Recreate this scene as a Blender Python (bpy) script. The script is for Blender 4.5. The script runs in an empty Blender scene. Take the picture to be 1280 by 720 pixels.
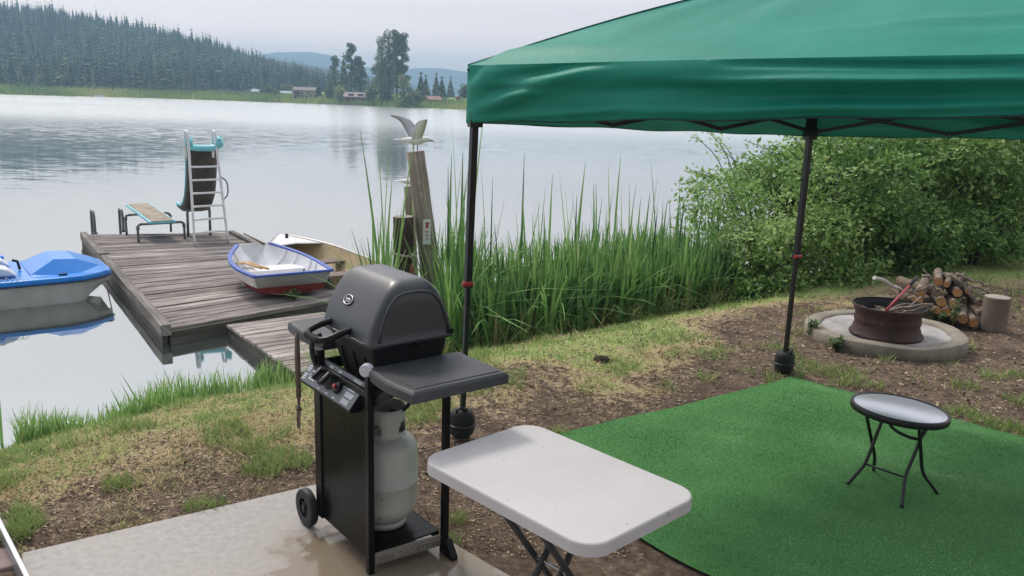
import bpy, bmesh, math, random
import numpy as np
from math import sin, cos, pi, radians, atan2, hypot, exp
from mathutils import Vector, Matrix, Euler

random.seed(7)
RNG = np.random.default_rng(7)
SC = bpy.context.scene
COL = SC.collection

# ------------------------------------------------------------------ camera
FPX, PITCH, ROLL, EYE = 1050.0, 0.2205, 0.0315, 2.1
cd = bpy.data.cameras.new("Camera")
cd.sensor_width = 36.0
cd.lens = FPX / 1280 * 36.0
cd.clip_start = 0.05
cd.clip_end = 6000
cam = bpy.data.objects.new("Camera", cd)
COL.objects.link(cam)
_f = Vector((0, cos(PITCH), -sin(PITCH)))
_u = Vector((0, sin(PITCH), cos(PITCH)))
_r = Vector((1, 0, 0))
r2 = _r * cos(ROLL) + _u * sin(ROLL)
u2 = _u * cos(ROLL) - _r * sin(ROLL)
cam.matrix_world = Matrix(((r2.x, u2.x, -_f.x, 0), (r2.y, u2.y, -_f.y, 0), (r2.z, u2.z, -_f.z, EYE), (0, 0, 0, 1)))
SC.camera = cam


def ray(x, y):
    u = (x - 640) / FPX
    v = (360 - y) / FPX
    d = r2 * u + u2 * v + _f
    return d


def G(x, y, z=0.0):
    "point of the plane at height z seen at photo pixel (x, y)"
    d = ray(x, y)
    return Vector((0, 0, EYE)) + d * ((z - EYE) / d.z)


def DP(x, y, Y):
    "point at distance Y ahead seen at photo pixel (x, y)"
    d = ray(x, y)
    return Vector((0, 0, EYE)) + d * (Y / d.y)


# ------------------------------------------------------------------ materials
def newmat(name):
    m = bpy.data.materials.new(name)
    m.use_nodes = True
    nt = m.node_tree
    nt.nodes.clear()
    return m, nt.nodes, nt.links


def ramp(N, L, fac, stops):
    r = N.new("ShaderNodeValToRGB")
    el = r.color_ramp.elements
    while len(el) < len(stops):
        el.new(0.5)
    for e, (p, c) in zip(el, stops):
        e.position = p
        e.color = (*c, 1)
    L.new(fac, r.inputs[0])
    return r.outputs[0]


def noise(N, L, vec, scale, detail=4, rough=0.55, sc=None):
    n = N.new("ShaderNodeTexNoise")
    n.inputs["Scale"].default_value = scale
    n.inputs["Detail"].default_value = detail
    n.inputs["Roughness"].default_value = rough
    if sc is not None:
        mp = N.new("ShaderNodeMapping")
        mp.inputs["Scale"].default_value = sc
        L.new(vec, mp.inputs[0])
        vec = mp.outputs[0]
    L.new(vec, n.inputs["Vector"])
    return n.outputs["Fac"]


def mixc(N, L, fac, a, b, mode="MIX"):
    m = N.new("ShaderNodeMix")
    m.data_type = "RGBA"
    m.blend_type = mode
    for s, v in ((0, fac), (6, a), (7, b)):
        if hasattr(v, "is_linked") or hasattr(v, "links"):
            L.new(v, m.inputs[s])
        elif s == 0:
            m.inputs[0].default_value = v
        else:
            m.inputs[s].default_value = (*v, 1)
    return m.outputs[2]


def mth(N, L, op, a, b=0.0, clamp=False):
    m = N.new("ShaderNodeMath")
    m.operation = op
    m.use_clamp = clamp
    for i, v in enumerate((a, b)):
        if hasattr(v, "links"):
            L.new(v, m.inputs[i])
        else:
            m.inputs[i].default_value = v
    return m.outputs[0]


def bumpn(N, L, h, strength, dist):
    b = N.new("ShaderNodeBump")
    b.inputs["Strength"].default_value = strength
    b.inputs["Distance"].default_value = dist
    L.new(h, b.inputs["Height"])
    return b.outputs[0]


def finish(m, N, L, col, rough=0.6, metal=0.0, normal=None, spec=0.5, transl=0.0, coat=0.0, tcol=None):
    p = N.new("ShaderNodeBsdfPrincipled")
    o = N.new("ShaderNodeOutputMaterial")
    if hasattr(col, "links"):
        L.new(col, p.inputs["Base Color"])
    else:
        p.inputs["Base Color"].default_value = (*col, 1)
    if hasattr(rough, "links"):
        L.new(rough, p.inputs["Roughness"])
    else:
        p.inputs["Roughness"].default_value = rough
    p.inputs["Metallic"].default_value = metal
    p.inputs["Specular IOR Level"].default_value = spec
    p.inputs["Coat Weight"].default_value = coat
    p.inputs["Coat Roughness"].default_value = 0.12
    if normal is not None:
        L.new(normal, p.inputs["Normal"])
    out = p.outputs[0]
    if transl > 0:
        t = N.new("ShaderNodeBsdfTranslucent")
        tc = tcol if tcol is not None else col
        if hasattr(tc, "links"):
            L.new(tc, t.inputs[0])
        else:
            t.inputs[0].default_value = (*tc, 1)
        if normal is not None:
            L.new(normal, t.inputs["Normal"])
        mx = N.new("ShaderNodeMixShader")
        mx.inputs[0].default_value = transl
        L.new(out, mx.inputs[1])
        L.new(t.outputs[0], mx.inputs[2])
        out = mx.outputs[0]
    L.new(out, o.inputs[0])
    return m


def M(name, col, col2=None, rough=0.55, metal=0.0, ns=6.0, bump=0.0, bs=80.0, spec=0.5, coat=0.0, speck=None, rvar=0.0, lo=0.35, hi=0.7):
    "general surface: two colours blended by noise, fine bump, optional dark specks"
    m, N, L = newmat(name)
    tc = N.new("ShaderNodeTexCoord").outputs["Object"]
    col2 = col2 or tuple(c * 0.75 for c in col)
    f = noise(N, L, tc, ns, 6, 0.6)
    c = ramp(N, L, f, [(lo, col2), (hi, col)])
    if speck:
        sf = noise(N, L, tc, speck[0], 2, 0.5)
        k = ramp(N, L, sf, [(speck[1], (0, 0, 0)), (speck[1] + 0.03, (1, 1, 1))])
        c = mixc(N, L, k, c, speck[2])
    nrm = None
    if bump:
        nrm = bumpn(N, L, noise(N, L, tc, bs, 4, 0.6), bump, 0.01)
    rg = rough
    if rvar:
        rg = mth(N, L, "ADD", mth(N, L, "MULTIPLY", noise(N, L, tc, ns * 2.3, 4), rvar), rough - rvar * 0.5, True)
    return finish(m, N, L, c, rg, metal, nrm, spec, 0, coat)


def M_tint(name, stops, rough=0.6, transl=0.0, spec=0.3, ns=0.0, namt=0.25):
    "colour picked by the per-vertex attribute tint (leaf, blade or chip variety)"
    m, N, L = newmat(name)
    a = N.new("ShaderNodeAttribute")
    a.attribute_name = "tint"
    f = a.outputs["Fac"]
    if ns:
        tc = N.new("ShaderNodeTexCoord").outputs["Object"]
        f = mth(N, L, "ADD", f, mth(N, L, "MULTIPLY", mth(N, L, "SUBTRACT", noise(N, L, tc, ns, 3), 0.5), namt))
    c = ramp(N, L, f, stops)
    return finish(m, N, L, c, rough, 0, None, spec, transl)


def M_wood(name, c1, c2, c3, rough=0.8, bump=0.5, tamt=0.6, xs=2.0, ys=45.0):
    "grained timber; attribute wuv = (along, across, piece seed), tint = piece brightness"
    m, N, L = newmat(name)
    a = N.new("ShaderNodeAttribute")
    a.attribute_name = "wuv"
    v = a.outputs["Vector"]
    t = N.new("ShaderNodeAttribute")
    t.attribute_name = "tint"
    g1 = noise(N, L, v, 1.0, 6, 0.65, (xs, ys, 7.0))
    g2 = noise(N, L, v, 1.0, 5, 0.6, (xs * 0.7, ys * 0.12, 7.0))
    g3 = noise(N, L, v, 1.0, 3, 0.5, (xs * 6, ys * 0.5, 7.0))
    c = ramp(N, L, g1, [(0.3, c1), (0.5, c2), (0.72, c3)])
    c = mixc(N, L, mth(N, L, "MULTIPLY", ramp(N, L, g2, [(0.42, (1, 1, 1)), (0.6, (0, 0, 0))]), 0.55), c, tuple(k * 0.5 for k in c1))
    c = mixc(N, L, mth(N, L, "MULTIPLY", ramp(N, L, g3, [(0.66, (0, 0, 0)), (0.72, (1, 1, 1))]), 0.4), c, tuple(min(1, k * 1.3) for k in c3))
    b = N.new("ShaderNodeHueSaturation")
    L.new(c, b.inputs["Color"])
    L.new(mth(N, L, "ADD", mth(N, L, "MULTIPLY", t.outputs["Fac"], tamt), 1.0 - tamt * 0.5), b.inputs["Value"])
    n = bumpn(N, L, g1, bump, 0.006)
    return finish(m, N, L, b.outputs[0], rough, 0, n, 0.3)


# ------------------------------------------------------------------ mesh builder
class MB:
    def __init__(s):
        s.v, s.f, s.sm, s.t, s.w = [], [], [], [], []

    def add(s, vs, fs, smooth=False, tint=0.5, wuv=None):
        k = len(s.v)
        s.v += [tuple(p) for p in vs]
        s.f += [tuple(i + k for i in f) for f in fs]
        s.sm += [smooth] * len(fs)
        s.t += [tint] * len(vs)
        s.w += list(wuv) if wuv else [(p[0], p[1], p[2]) for p in vs]
        return s

    def obox(s, c, ax, ay, az, tint=0.5, grain=None):
        "box: centre and three half-axis vectors; grain = seed for wood coordinates along ax"
        c, ax, ay, az = Vector(c), Vector(ax), Vector(ay), Vector(az)
        vs, wu = [], []
        for i in (-1, 1):
            for j in (-1, 1):
                for k in (-1, 1):
                    vs.append(c + ax * i + ay * j + az * k)
                    if grain is not None:
                        wu.append((ax.length * i + grain * 3.7, ay.length * j + az.length * k + grain * 1.3, grain))
        fs = [(0, 1, 3, 2), (4, 6, 7, 5), (0, 4, 5, 1), (2, 3, 7, 6), (0, 2, 6, 4), (1, 5, 7, 3)]
        return s.add(vs, fs, False, tint, wu if grain is not None else None)

    def box(s, x0, x1, y0, y1, z0, z1, tint=0.5, grain=None):
        return s.obox(((x0 + x1) / 2, (y0 + y1) / 2, (z0 + z1) / 2), ((x1 - x0) / 2, 0, 0), (0, (y1 - y0) / 2, 0), (0, 0, (z1 - z0) / 2), tint, grain)

    def beam(s, p0, p1, w, h, up=(0, 0, 1), tint=0.5, grain=None):
        p0, p1 = Vector(p0), Vector(p1)
        d = (p1 - p0)
        u = Vector(up)
        sd = d.cross(u)
        if sd.length < 1e-6:
            sd = d.cross(Vector((1, 0, 0)))
        sd.normalize()
        u = sd.cross(d).normalized()
        return s.obox((p0 + p1) / 2, d / 2, sd * (w / 2), u * (h / 2), tint, grain)

    def tube(s, pts, r, n=10, caps=True, smooth=True, tint=0.5, grain=None, jit=0.0):
        pts = [Vector(p) for p in pts]
        rs = r if isinstance(r, (list, tuple)) else [r] * len(pts)
        t0 = (pts[1] - pts[0]).normalized()
        a = t0.orthogonal().normalized()
        vs, wu, acc = [], [], 0.0
        for i, p in enumerate(pts):
            if i == 0:
                t = pts[1] - pts[0]
            elif i == len(pts) - 1:
                t = pts[-1] - pts[-2]
            else:
                t = (pts[i + 1] - p).normalized() + (p - pts[i - 1]).normalized()
            t.normalize()
            a = (a - t * a.dot(t)).normalized()
            b = t.cross(a)
            if i:
                acc += (p - pts[i - 1]).length
            for k in range(n):
                q = 2 * pi * k / n
                rr = rs[i] * (1 + jit * (random.random() - 0.5))
                vs.append(p + (a * cos(q) + b * sin(q)) * rr)
                wu.append((acc + (grain or 0) * 3.1, abs(q - pi) * rs[0], grain or 0))
        fs = [(i * n + k, i * n + (k + 1) % n, (i + 1) * n + (k + 1) % n, (i + 1) * n + k) for i in range(len(pts) - 1) for k in range(n)]
        s.add(vs, fs, smooth, tint, wu if grain is not None else None)
        if caps:
            k = len(s.v) - len(vs)
            s.f += [tuple(k + j for j in range(n))[::-1], tuple(k + (len(pts) - 1) * n + j for j in range(n))]
            s.sm += [False, False]
        return s

    def lathe(s, prof, n=32, o=(0, 0, 0), smooth=True, tint=0.5):
        vs = [(o[0] + r * cos(2 * pi * k / n), o[1] + r * sin(2 * pi * k / n), o[2] + z) for r, z in prof for k in range(n)]
        fs = [(i * n + k, i * n + (k + 1) % n, (i + 1) * n + (k + 1) % n, (i + 1) * n + k) for i in range(len(prof) - 1) for k in range(n)]
        s.add(vs, fs, smooth, tint)
        k = len(s.v) - len(vs)
        if prof[0][0] > 1e-4:
            s.f.append(tuple(k + j for j in range(n))[::-1]); s.sm.append(False)
        if prof[-1][0] > 1e-4:
            s.f.append(tuple(k + (len(prof) - 1) * n + j for j in range(n))); s.sm.append(False)
        return s

    def prism(s, poly, z0, z1, tint=0.5, smooth=False):
        n = len(poly)
        vs = [(x, y, z0) for x, y in poly] + [(x, y, z1) for x, y in poly]
        fs = [tuple(range(n))[::-1], tuple(range(n, 2 * n))] + [(i, (i + 1) % n, n + (i + 1) % n, n + i) for i in range(n)]
        return s.add(vs, fs, smooth, tint)

    def loft(s, rings, cap0=True, cap1=True, smooth=True, tint=0.5, closed=True):
        n = len(rings[0])
        vs = [p for r in rings for p in r]
        kk = n if closed else n - 1
        fs = [(i * n + k, i * n + (k + 1) % n, (i + 1) * n + (k + 1) % n, (i + 1) * n + k) for i in range(len(rings) - 1) for k in range(kk)]
        if cap0:
            fs.append(tuple(range(n))[::-1])
        if cap1:
            fs.append(tuple(range((len(rings) - 1) * n, len(rings) * n)))
        return s.add(vs, fs, smooth, tint)

    def grid(s, fn, nu, nv, smooth=True, tint=0.5):
        vs = [fn(i / nu, j / nv) for j in range(nv + 1) for i in range(nu + 1)]
        fs = [(j * (nu + 1) + i, j * (nu + 1) + i + 1, (j + 1) * (nu + 1) + i + 1, (j + 1) * (nu + 1) + i) for j in range(nv) for i in range(nu)]
        return s.add(vs, fs, smooth, tint)

    def build(s, name, mat, parent=None, bevel=0.0, sub=0, solid=0.0, seg=2, local=True, fixn=True):
        me = bpy.data.meshes.new(name)
        me.from_pydata(s.v, [], s.f)
        me.polygons.foreach_set("use_smooth", s.sm)
        a = me.attributes.new("tint", "FLOAT", "POINT")
        a.data.foreach_set("value", s.t)
        w = me.attributes.new("wuv", "FLOAT_VECTOR", "POINT")
        w.data.foreach_set("vector", [c for p in s.w for c in p])
        if fixn:
            bm = bmesh.new()
            bm.from_mesh(me)
            bmesh.ops.recalc_face_normals(bm, faces=bm.faces)
            bm.to_mesh(me)
            bm.free()
        me.update()
        ob = bpy.data.objects.new(name, me)
        COL.objects.link(ob)
        if isinstance(mat, (list, tuple)):
            for mm in mat:
                me.materials.append(mm)
        else:
            me.materials.append(mat)
        if solid:
            md = ob.modifiers.new("solid", "SOLIDIFY"); md.thickness = solid
        if bevel:
            md = ob.modifiers.new("bevel", "BEVEL"); md.width = bevel; md.segments = seg; md.limit_method = "ANGLE"; md.angle_limit = radians(38); md.use_clamp_overlap = True
        if sub:
            md = ob.modifiers.new("sub", "SUBSURF"); md.levels = sub; md.render_levels = sub
        if parent:
            ob.parent = parent
        return ob


def fast_mesh(name, V, F, tint, mat, parent=None, smooth=False):
    "big mesh from numpy arrays; F is (m, k)"
    me = bpy.data.meshes.new(name)
    V = np.asarray(V, dtype=np.float32)
    F = np.asarray(F, dtype=np.int32)
    m, k = F.shape
    me.vertices.add(len(V))
    me.vertices.foreach_set("co", V.ravel())
    me.loops.add(m * k)
    me.loops.foreach_set("vertex_index", F.ravel())
    me.polygons.add(m)
    me.polygons.foreach_set("loop_start", np.arange(0, m * k, k, dtype=np.int32))
    me.polygons.foreach_set("loop_total", np.full(m, k, dtype=np.int32))
    if smooth:
        me.polygons.foreach_set("use_smooth", np.ones(m, dtype=bool))
    a = me.attributes.new("tint", "FLOAT", "POINT")
    a.data.foreach_set("value", np.asarray(tint, dtype=np.float32))
    me.update(calc_edges=True)
    me.validate()
    me.materials.append(mat)
    ob = bpy.data.objects.new(name, me)
    COL.objects.link(ob)
    if parent:
        ob.parent = parent
    return ob


def tag(o, label=None, cat=None, group=None, kind=None):
    if label: o["label"] = label
    if cat: o["category"] = cat
    if group: o["group"] = group
    if kind: o["kind"] = kind
    return o


def thing(name, label, cat, loc=(0, 0, 0), rz=0.0, group=None):
    o = bpy.data.objects.new(name, None)
    COL.objects.link(o)
    o.empty_display_size = 0.1
    o.location = loc
    o.rotation_euler = (0, 0, rz)
    return tag(o, label, cat, group)


def blades(P, H, W, yaw, lean, curl, tint, seg=3):
    "grass or reed blades: P (n,3) roots, lean = sideways reach as a share of height, curl bends the tip"
    n = len(P)
    dx, dy = np.cos(yaw), np.sin(yaw)
    sx, sy = -dy, dx
    rows = []
    for i in range(seg + 1):
        t = i / seg
        out = lean * t + curl * t ** 3
        up = t - 0.55 * curl * t ** 3 * np.clip(curl, 0, 1)
        cx = P[:, 0] + dx * out * H
        cy = P[:, 1] + dy * out * H
        cz = P[:, 2] + up * H
        w = W * (1 - t ** 1.8) * 0.5 + W * 0.04
        a = np.stack([cx - sx * w, cy - sy * w, cz], 1)
        b = np.stack([cx + sx * w, cy + sy * w, cz], 1)
        rows += [a, b]
    V = np.stack(rows, 1).reshape(-1, 3)
    base = (np.arange(n) * (2 * (seg + 1)))[:, None]
    F = np.concatenate([base + np.array([[2 * i, 2 * i + 1, 2 * i + 3, 2 * i + 2]]) for i in range(seg)], 0)
    T = np.repeat(tint, 2 * (seg + 1))
    return V, F, T


def leaf_quads(P, D, S, ln, wd, tint, fold=0.25):
    "one folded leaf per row: root P, direction D, side S"
    Nn = np.cross(D, S)
    ln = ln[:, None]; wd = wd[:, None]
    a = P
    b = P + D * ln * 0.5 + S * wd * 0.5 + Nn * wd * fold
    c = P + D * ln
    d = P + D * ln * 0.5 - S * wd * 0.5 + Nn * wd * fold
    V = np.stack([a, b, c, d], 1).reshape(-1, 3)
    F = np.arange(len(P) * 4).reshape(-1, 4)
    return V, F, np.repeat(tint, 4)


def unit(a):
    return a / np.maximum(np.linalg.norm(a, axis=1, keepdims=True), 1e-9)


def leaf_cloud(clumps, n, ln, rng, droop=0.15, wratio=0.5, shell=0.55, tvar=0.18):
    "leaves in ellipsoidal clumps (cx,cy,cz,rx,ry,rz[,tint])"
    C = np.array([c[:6] for c in clumps], float)
    tc = np.array([c[6] if len(c) > 6 else 0.5 for c in clumps])
    vol = C[:, 3] * C[:, 4] + C[:, 4] * C[:, 5] + C[:, 3] * C[:, 5]
    idx = rng.choice(len(C), n, p=vol / vol.sum())
    d = unit(rng.normal(size=(n, 3)))
    rad = (shell + (1 - shell) * rng.random(n) ** 0.7) * (0.9 + 0.28 * rng.random(n))
    P = C[idx, :3] + d * C[idx, 3:] * rad[:, None]
    D = unit(d * 0.7 + rng.normal(size=(n, 3)) * 0.65 + np.array([0, 0, -droop]))
    S = unit(np.cross(D, unit(rng.normal(size=(n, 3)) + np.array([0, 0, 1.6]))))
    l = ln * (0.6 + 0.8 * rng.random(n))
    t = np.clip(tc[idx] + rng.normal(size=n) * tvar, 0.02, 0.98)
    return leaf_quads(P, D, S, l, l * wratio * (0.8 + 0.4 * rng.random(n)), t)


def joinm(parts):
    V, F, T, k = [], [], [], 0
    for v, f, t in parts:
        V.append(v); F.append(f + k); T.append(t); k += len(v)
    return np.concatenate(V), np.concatenate(F), np.concatenate(T)

# ------------------------------------------------------------------ terrain functions
WATER = -0.675
SX = np.array([-900, -60, -20, -8, -5, -4.05, -3.2, -2.2, -1.0, 0, 1.5, 3, 5, 9, 20, 60, 200, 600, 900.])
SY = np.array([-300, -40, -6, 2.2, 5.2, 6.26, 7.2, 8.3, 9.2, 9.9, 11.0, 12.3, 14.6, 18, 26, 50, 120, 300, 420.])
FXX = np.array([-900, -300, -137, -105, -55, -13, 60, 200, 900.])
FYY = np.array([330, 250, 227, 249, 238, 216, 200, 215, 330.])
HX = np.array([-900, -450, -255, -235, -216, -196, -177, -157, -138, -118, -106, -91, -70, 900.])
HZ = np.array([43, 41, 31.0, 29.5, 28, 24.5, 22, 17.5, 13.5, 7.8, 4.5, 2.0, 0.8, 0.8])


def sst(a, b, x):
    t = np.clip((x - a) / (b - a), 0, 1)
    return t * t * (3 - 2 * t)


def shore_d(x, y):
    return (y - np.interp(x, SX, SY)) * 0.78


def ground_z(x, y):
    x = np.asarray(x, float); y = np.asarray(y, float)
    d = shore_d(x, y)
    zn = -0.72 * sst(-2.7, 0.15, d) - 1.3 * sst(0.1, 4.0, d)
    fd = y - np.interp(x, FXX, FYY)
    hill = np.interp(x, HX, HZ) * sst(262, 425, y + 0.04 * np.abs(x + 150))
    zf = WATER + np.clip(fd * 0.16, -2, 1.9) + np.clip((fd - 12) * 0.012, 0, 1.0) + hill
    return np.where(fd > -14, np.maximum(zn, zf), zn)


def hash_noise(x, y, s, seed=0):
    "smooth value noise for placing things"
    r = np.random.default_rng(seed).random((64, 64))
    u, v = x / s, y / s
    iu, iv = np.floor(u).astype(int), np.floor(v).astype(int)
    fu, fv = u - iu, v - iv
    fu = fu * fu * (3 - 2 * fu); fv = fv * fv * (3 - 2 * fv)
    g = lambda a, b: r[a % 64, b % 64]
    return (g(iu, iv) * (1 - fu) + g(iu + 1, iv) * fu) * (1 - fv) + (g(iu, iv + 1) * (1 - fu) + g(iu + 1, iv + 1) * fu) * fv


def ground_bump(x, y):
    near = sst(30, 12, np.hypot(x, y - 5))
    b = (hash_noise(x, y, 0.45, 1) - 0.5) * 0.035 + (hash_noise(x, y, 0.16, 2) - 0.5) * 0.018 + (hash_noise(x, y, 1.7, 6) - 0.5) * 0.05
    flat = in_poly(x, y, [(p * 1.04 - 0.01, q + (0.06 if q > 2 else -0.06)) for p, q in SLAB]) | in_poly(x, y, MAT)
    return near * np.where(flat, -0.014, b - 0.012)


def ground_full(x, y):
    "real surface height of the ground sheet, bumps included"
    return ground_z(x, y) + ground_bump(np.asarray(x, float), np.asarray(y, float))


def in_poly(x, y, poly):
    inside = np.zeros(np.shape(x), bool)
    n = len(poly)
    for i in range(n):
        x0, y0 = poly[i]; x1, y1 = poly[(i + 1) % n]
        c = ((y0 > y) != (y1 > y)) & (x < (x1 - x0) * (y - y0) / (y1 - y0 + 1e-12) + x0)
        inside ^= c
    return inside


SLAB = [(-2.218, 3.491), (-0.909, 4.375), (0.041, 3.42), (1.45, 2.0), (1.0, -1.2), (-0.6, 0.4), (-2.0, 3.1)]
MAT = [(-0.197, 4.678), (2.248, 6.415), (3.447, 5.274), (4.36, 4.40), (2.02, 2.44), (0.809, 3.464)]
PIT = (3.50, 7.62)


def grassness(x, y):
    "0 bare earth .. 1 lush; straw lies between"
    d = shore_d(x, y)
    n = hash_noise(x, y, 0.9, 3) * 0.5 + hash_noise(x, y, 0.35, 4) * 0.3 + hash_noise(x, y, 2.3, 5) * 0.4 - 0.6
    g = sst(-3.9, -2.2, d - 0.42 * sst(-0.6, -1.6, x) * sst(-0.9, -1.6, d) + n * 1.9)
    g = np.maximum(g, 0.80 * sst(9.3, 10.2, y - 0.45 * (x - 5) + n) * sst(2.4, 3.2, x))
    pit = np.hypot(x - PIT[0], y - PIT[1])
    g = g * sst(0.9, 2.0, pit + n)
    right = sst(4.2, 5.2, x) * sst(10.2, 9.0, y - 0.45 * (x - 5) + n)          # worn ground right of the woodpile
    return np.clip(g * (1 - 0.75 * right), 0, 1)


# ------------------------------------------------------------------ world, sun, haze
SUN_EL, SUN_AZ = radians(50), radians(-38)      # azimuth from +Y towards +X
w = bpy.data.worlds.new("World")
SC.world = w
w.use_nodes = True
N, L = w.node_tree.nodes, w.node_tree.links
N.clear()
sky = N.new("ShaderNodeTexSky")
sky.sky_type = "NISHITA"
sky.sun_disc = False
sky.sun_elevation = SUN_EL
sky.sun_rotation = SUN_AZ
sky.dust_density = 4.0
bg1 = N.new("ShaderNodeBackground")
bg1.inputs[1].default_value = 0.05
L.new(sky.outputs[0], bg1.inputs[0])
tc = N.new("ShaderNodeTexCoord")
sp = N.new("ShaderNodeSeparateXYZ")
L.new(tc.outputs["Generated"], sp.inputs[0])
cl = noise(N, L, tc.outputs["Generated"], 2.2, 5, 0.55, (1, 1, 3.5))
oc = ramp(N, L, sp.outputs[2], [(0.0, (1.70, 1.25, 1.06)), (0.06, (1.52, 1.20, 1.08)), (0.095, (1.05, 0.88, 0.84)), (0.35, (1.0, 0.98, 1.0)), (0.9, (1.15, 1.15, 1.18))])
cv = N.new("ShaderNodeHueSaturation")
L.new(oc, cv.inputs["Color"])
L.new(mth(N, L, "ADD", mth(N, L, "MULTIPLY", cl, 0.28), 0.86), cv.inputs["Value"])
bk = ramp(N, L, mth(N, L, "ADD", mth(N, L, "MULTIPLY", sp.outputs[1], 0.5), 0.5), [(0.12, (0.30, 0.30, 0.31)), (0.62, (1, 1, 1))])   # sky dimmed behind the camera to darken camera-facing sides
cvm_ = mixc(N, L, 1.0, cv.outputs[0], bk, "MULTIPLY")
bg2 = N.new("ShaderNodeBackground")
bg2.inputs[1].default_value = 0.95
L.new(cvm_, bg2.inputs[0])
ms = N.new("ShaderNodeAddShader")
L.new(bg1.outputs[0], ms.inputs[0])
L.new(bg2.outputs[0], ms.inputs[1])
wo = N.new("ShaderNodeOutputWorld")
L.new(ms.outputs[0], wo.inputs[0])

sl = bpy.data.lights.new("Sun", "SUN")
sl.energy = 1.9
sl.angle = radians(10)
sl.color = (1.0, 0.94, 0.86)
so = bpy.data.objects.new("Sun", sl)
COL.objects.link(so)
sd = Vector((sin(SUN_AZ) * cos(SUN_EL), cos(SUN_AZ) * cos(SUN_EL), sin(SUN_EL)))
so.rotation_euler = sd.to_track_quat("Z", "Y").to_euler()
so.location = (0, 0, 30)

SC.view_settings.view_transform = "Standard"
SC.view_settings.look = "None"
SC.view_settings.exposure = 0.0
SC.view_settings.gamma = 1.0
try:
    SC.view_settings.use_curve_mapping = False
except Exception:
    pass
SC.cycles.max_bounces = 8
SC.cycles.diffuse_bounces = 3
SC.cycles.glossy_bounces = 3
SC.cycles.transmission_bounces = 4
SC.cycles.volume_bounces = 0

hz = MB().box(-1190, 1190, -88, 1960, -4, 82)
hm, N, L = newmat("haze_air")
pv = N.new("ShaderNodeVolumePrincipled")
pv.inputs["Color"].default_value = (0.46, 0.74, 1.0, 1)
pv.inputs["Density"].default_value = 0.00102
pv.inputs["Anisotropy"].default_value = 0.25
ho = N.new("ShaderNodeOutputMaterial")
L.new(pv.outputs[0], ho.inputs["Volume"])
tag(hz.build("haze", hm), "thin smoky blue haze over the lake and the hills", "haze", None, "stuff")


# ------------------------------------------------------------------ ground sheet
def axis(lo, hi, d0, d1, step, grow, extra):
    a = list(np.arange(d0, d1, step))
    s, v = step, a[-1]
    while v < hi:
        s *= grow; v += s; a.append(min(v, hi))
    s, v = step, a[0]
    while v > lo:
        s *= grow; v -= s; a.insert(0, max(v, lo))
    return np.unique(np.concatenate([np.array(a), extra]))


gx = axis(-1170, 1170, -6.0, 8.5, 0.07, 1.09, np.arange(-300, 40, 6.0))
gy = axis(-80, 1900, 1.6, 13.5, 0.07, 1.09, np.arange(190, 440, 5.0))
X, Y = np.meshgrid(gx, gy)
Z = ground_z(X, Y)
Z = Z + ground_bump(X, Y)
nx, ny = len(gx), len(gy)
V = np.stack([X, Y, Z], -1).reshape(-1, 3)
ii = (np.arange(ny - 1)[:, None] * nx + np.arange(nx - 1)[None]).ravel()
F = np.stack([ii, ii + 1, ii + nx + 1, ii + nx], 1)
gt = grassness(X, Y).ravel()
farm = (Y.ravel() > 60)
gt[farm] = 1.2
clear = np.exp(-(((V[:, 0] + 252) / 26) ** 2 + ((V[:, 1] - 322) / 22) ** 2)) * farm
gt = gt + clear * 1.0
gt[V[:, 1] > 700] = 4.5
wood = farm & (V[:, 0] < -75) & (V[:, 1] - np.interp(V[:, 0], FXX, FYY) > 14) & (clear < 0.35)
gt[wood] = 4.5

gm, N, L = newmat("ground_soil_and_grass")
a = N.new("ShaderNodeAttribute"); a.attribute_name = "tint"
tcn = N.new("ShaderNodeTexCoord").outputs["Object"]
n1 = noise(N, L, tcn, 3.2, 8, 0.68)
n2 = noise(N, L, tcn, 17.0, 6, 0.7)
n3 = noise(N, L, tcn, 70.0, 5, 0.7)
n4 = noise(N, L, tcn, 1.1, 4, 0.6)
dirt = ramp(N, L, n2, [(0.3, (0.072, 0.049, 0.037)), (0.5, (0.160, 0.113, 0.083)), (0.68, (0.285, 0.215, 0.165))])
dirt = mixc(N, L, mth(N, L, "MULTIPLY", ramp(N, L, n3, [(0.56, (0, 0, 0)), (0.70, (1, 1, 1))]), 0.7), dirt, (0.34, 0.27, 0.19))
dirt = mixc(N, L, mth(N, L, "MULTIPLY", ramp(N, L, n1, [(0.40, (1, 1, 1)), (0.52, (0, 0, 0))]), 0.55), dirt, (0.065, 0.042, 0.030))
straw = ramp(N, L, n3, [(0.3, (0.25, 0.18, 0.10)), (0.65, (0.56, 0.44, 0.26))])
green = ramp(N, L, n3, [(0.3, (0.17, 0.25, 0.065)), (0.7, (0.46, 0.55, 0.20))])
bright = ramp(N, L, n1, [(0.35, (0.42, 0.40, 0.22)), (0.7, (0.30, 0.30, 0.16))])
gsum = mth(N, L, "ADD", a.outputs["Fac"], mth(N, L, "MULTIPLY", mth(N, L, "SUBTRACT", n1, 0.5), 1.0))
gsum = mth(N, L, "ADD", gsum, mth(N, L, "ADD", mth(N, L, "MULTIPLY", mth(N, L, "SUBTRACT", n2, 0.5), 1.5), mth(N, L, "MULTIPLY", mth(N, L, "SUBTRACT", n3, 0.5), 1.1)))
s1 = ramp(N, L, gsum, [(0.28, (0, 0, 0)), (0.46, (1, 1, 1))])
s2 = ramp(N, L, mth(N, L, "ADD", gsum, mth(N, L, "MULTIPLY", mth(N, L, "SUBTRACT", n4, 0.5), 0.9)), [(0.55, (0, 0, 0)), (0.85, (1, 1, 1))])
c = mixc(N, L, s1, dirt, straw)
c = mixc(N, L, s2, c, green)
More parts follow.
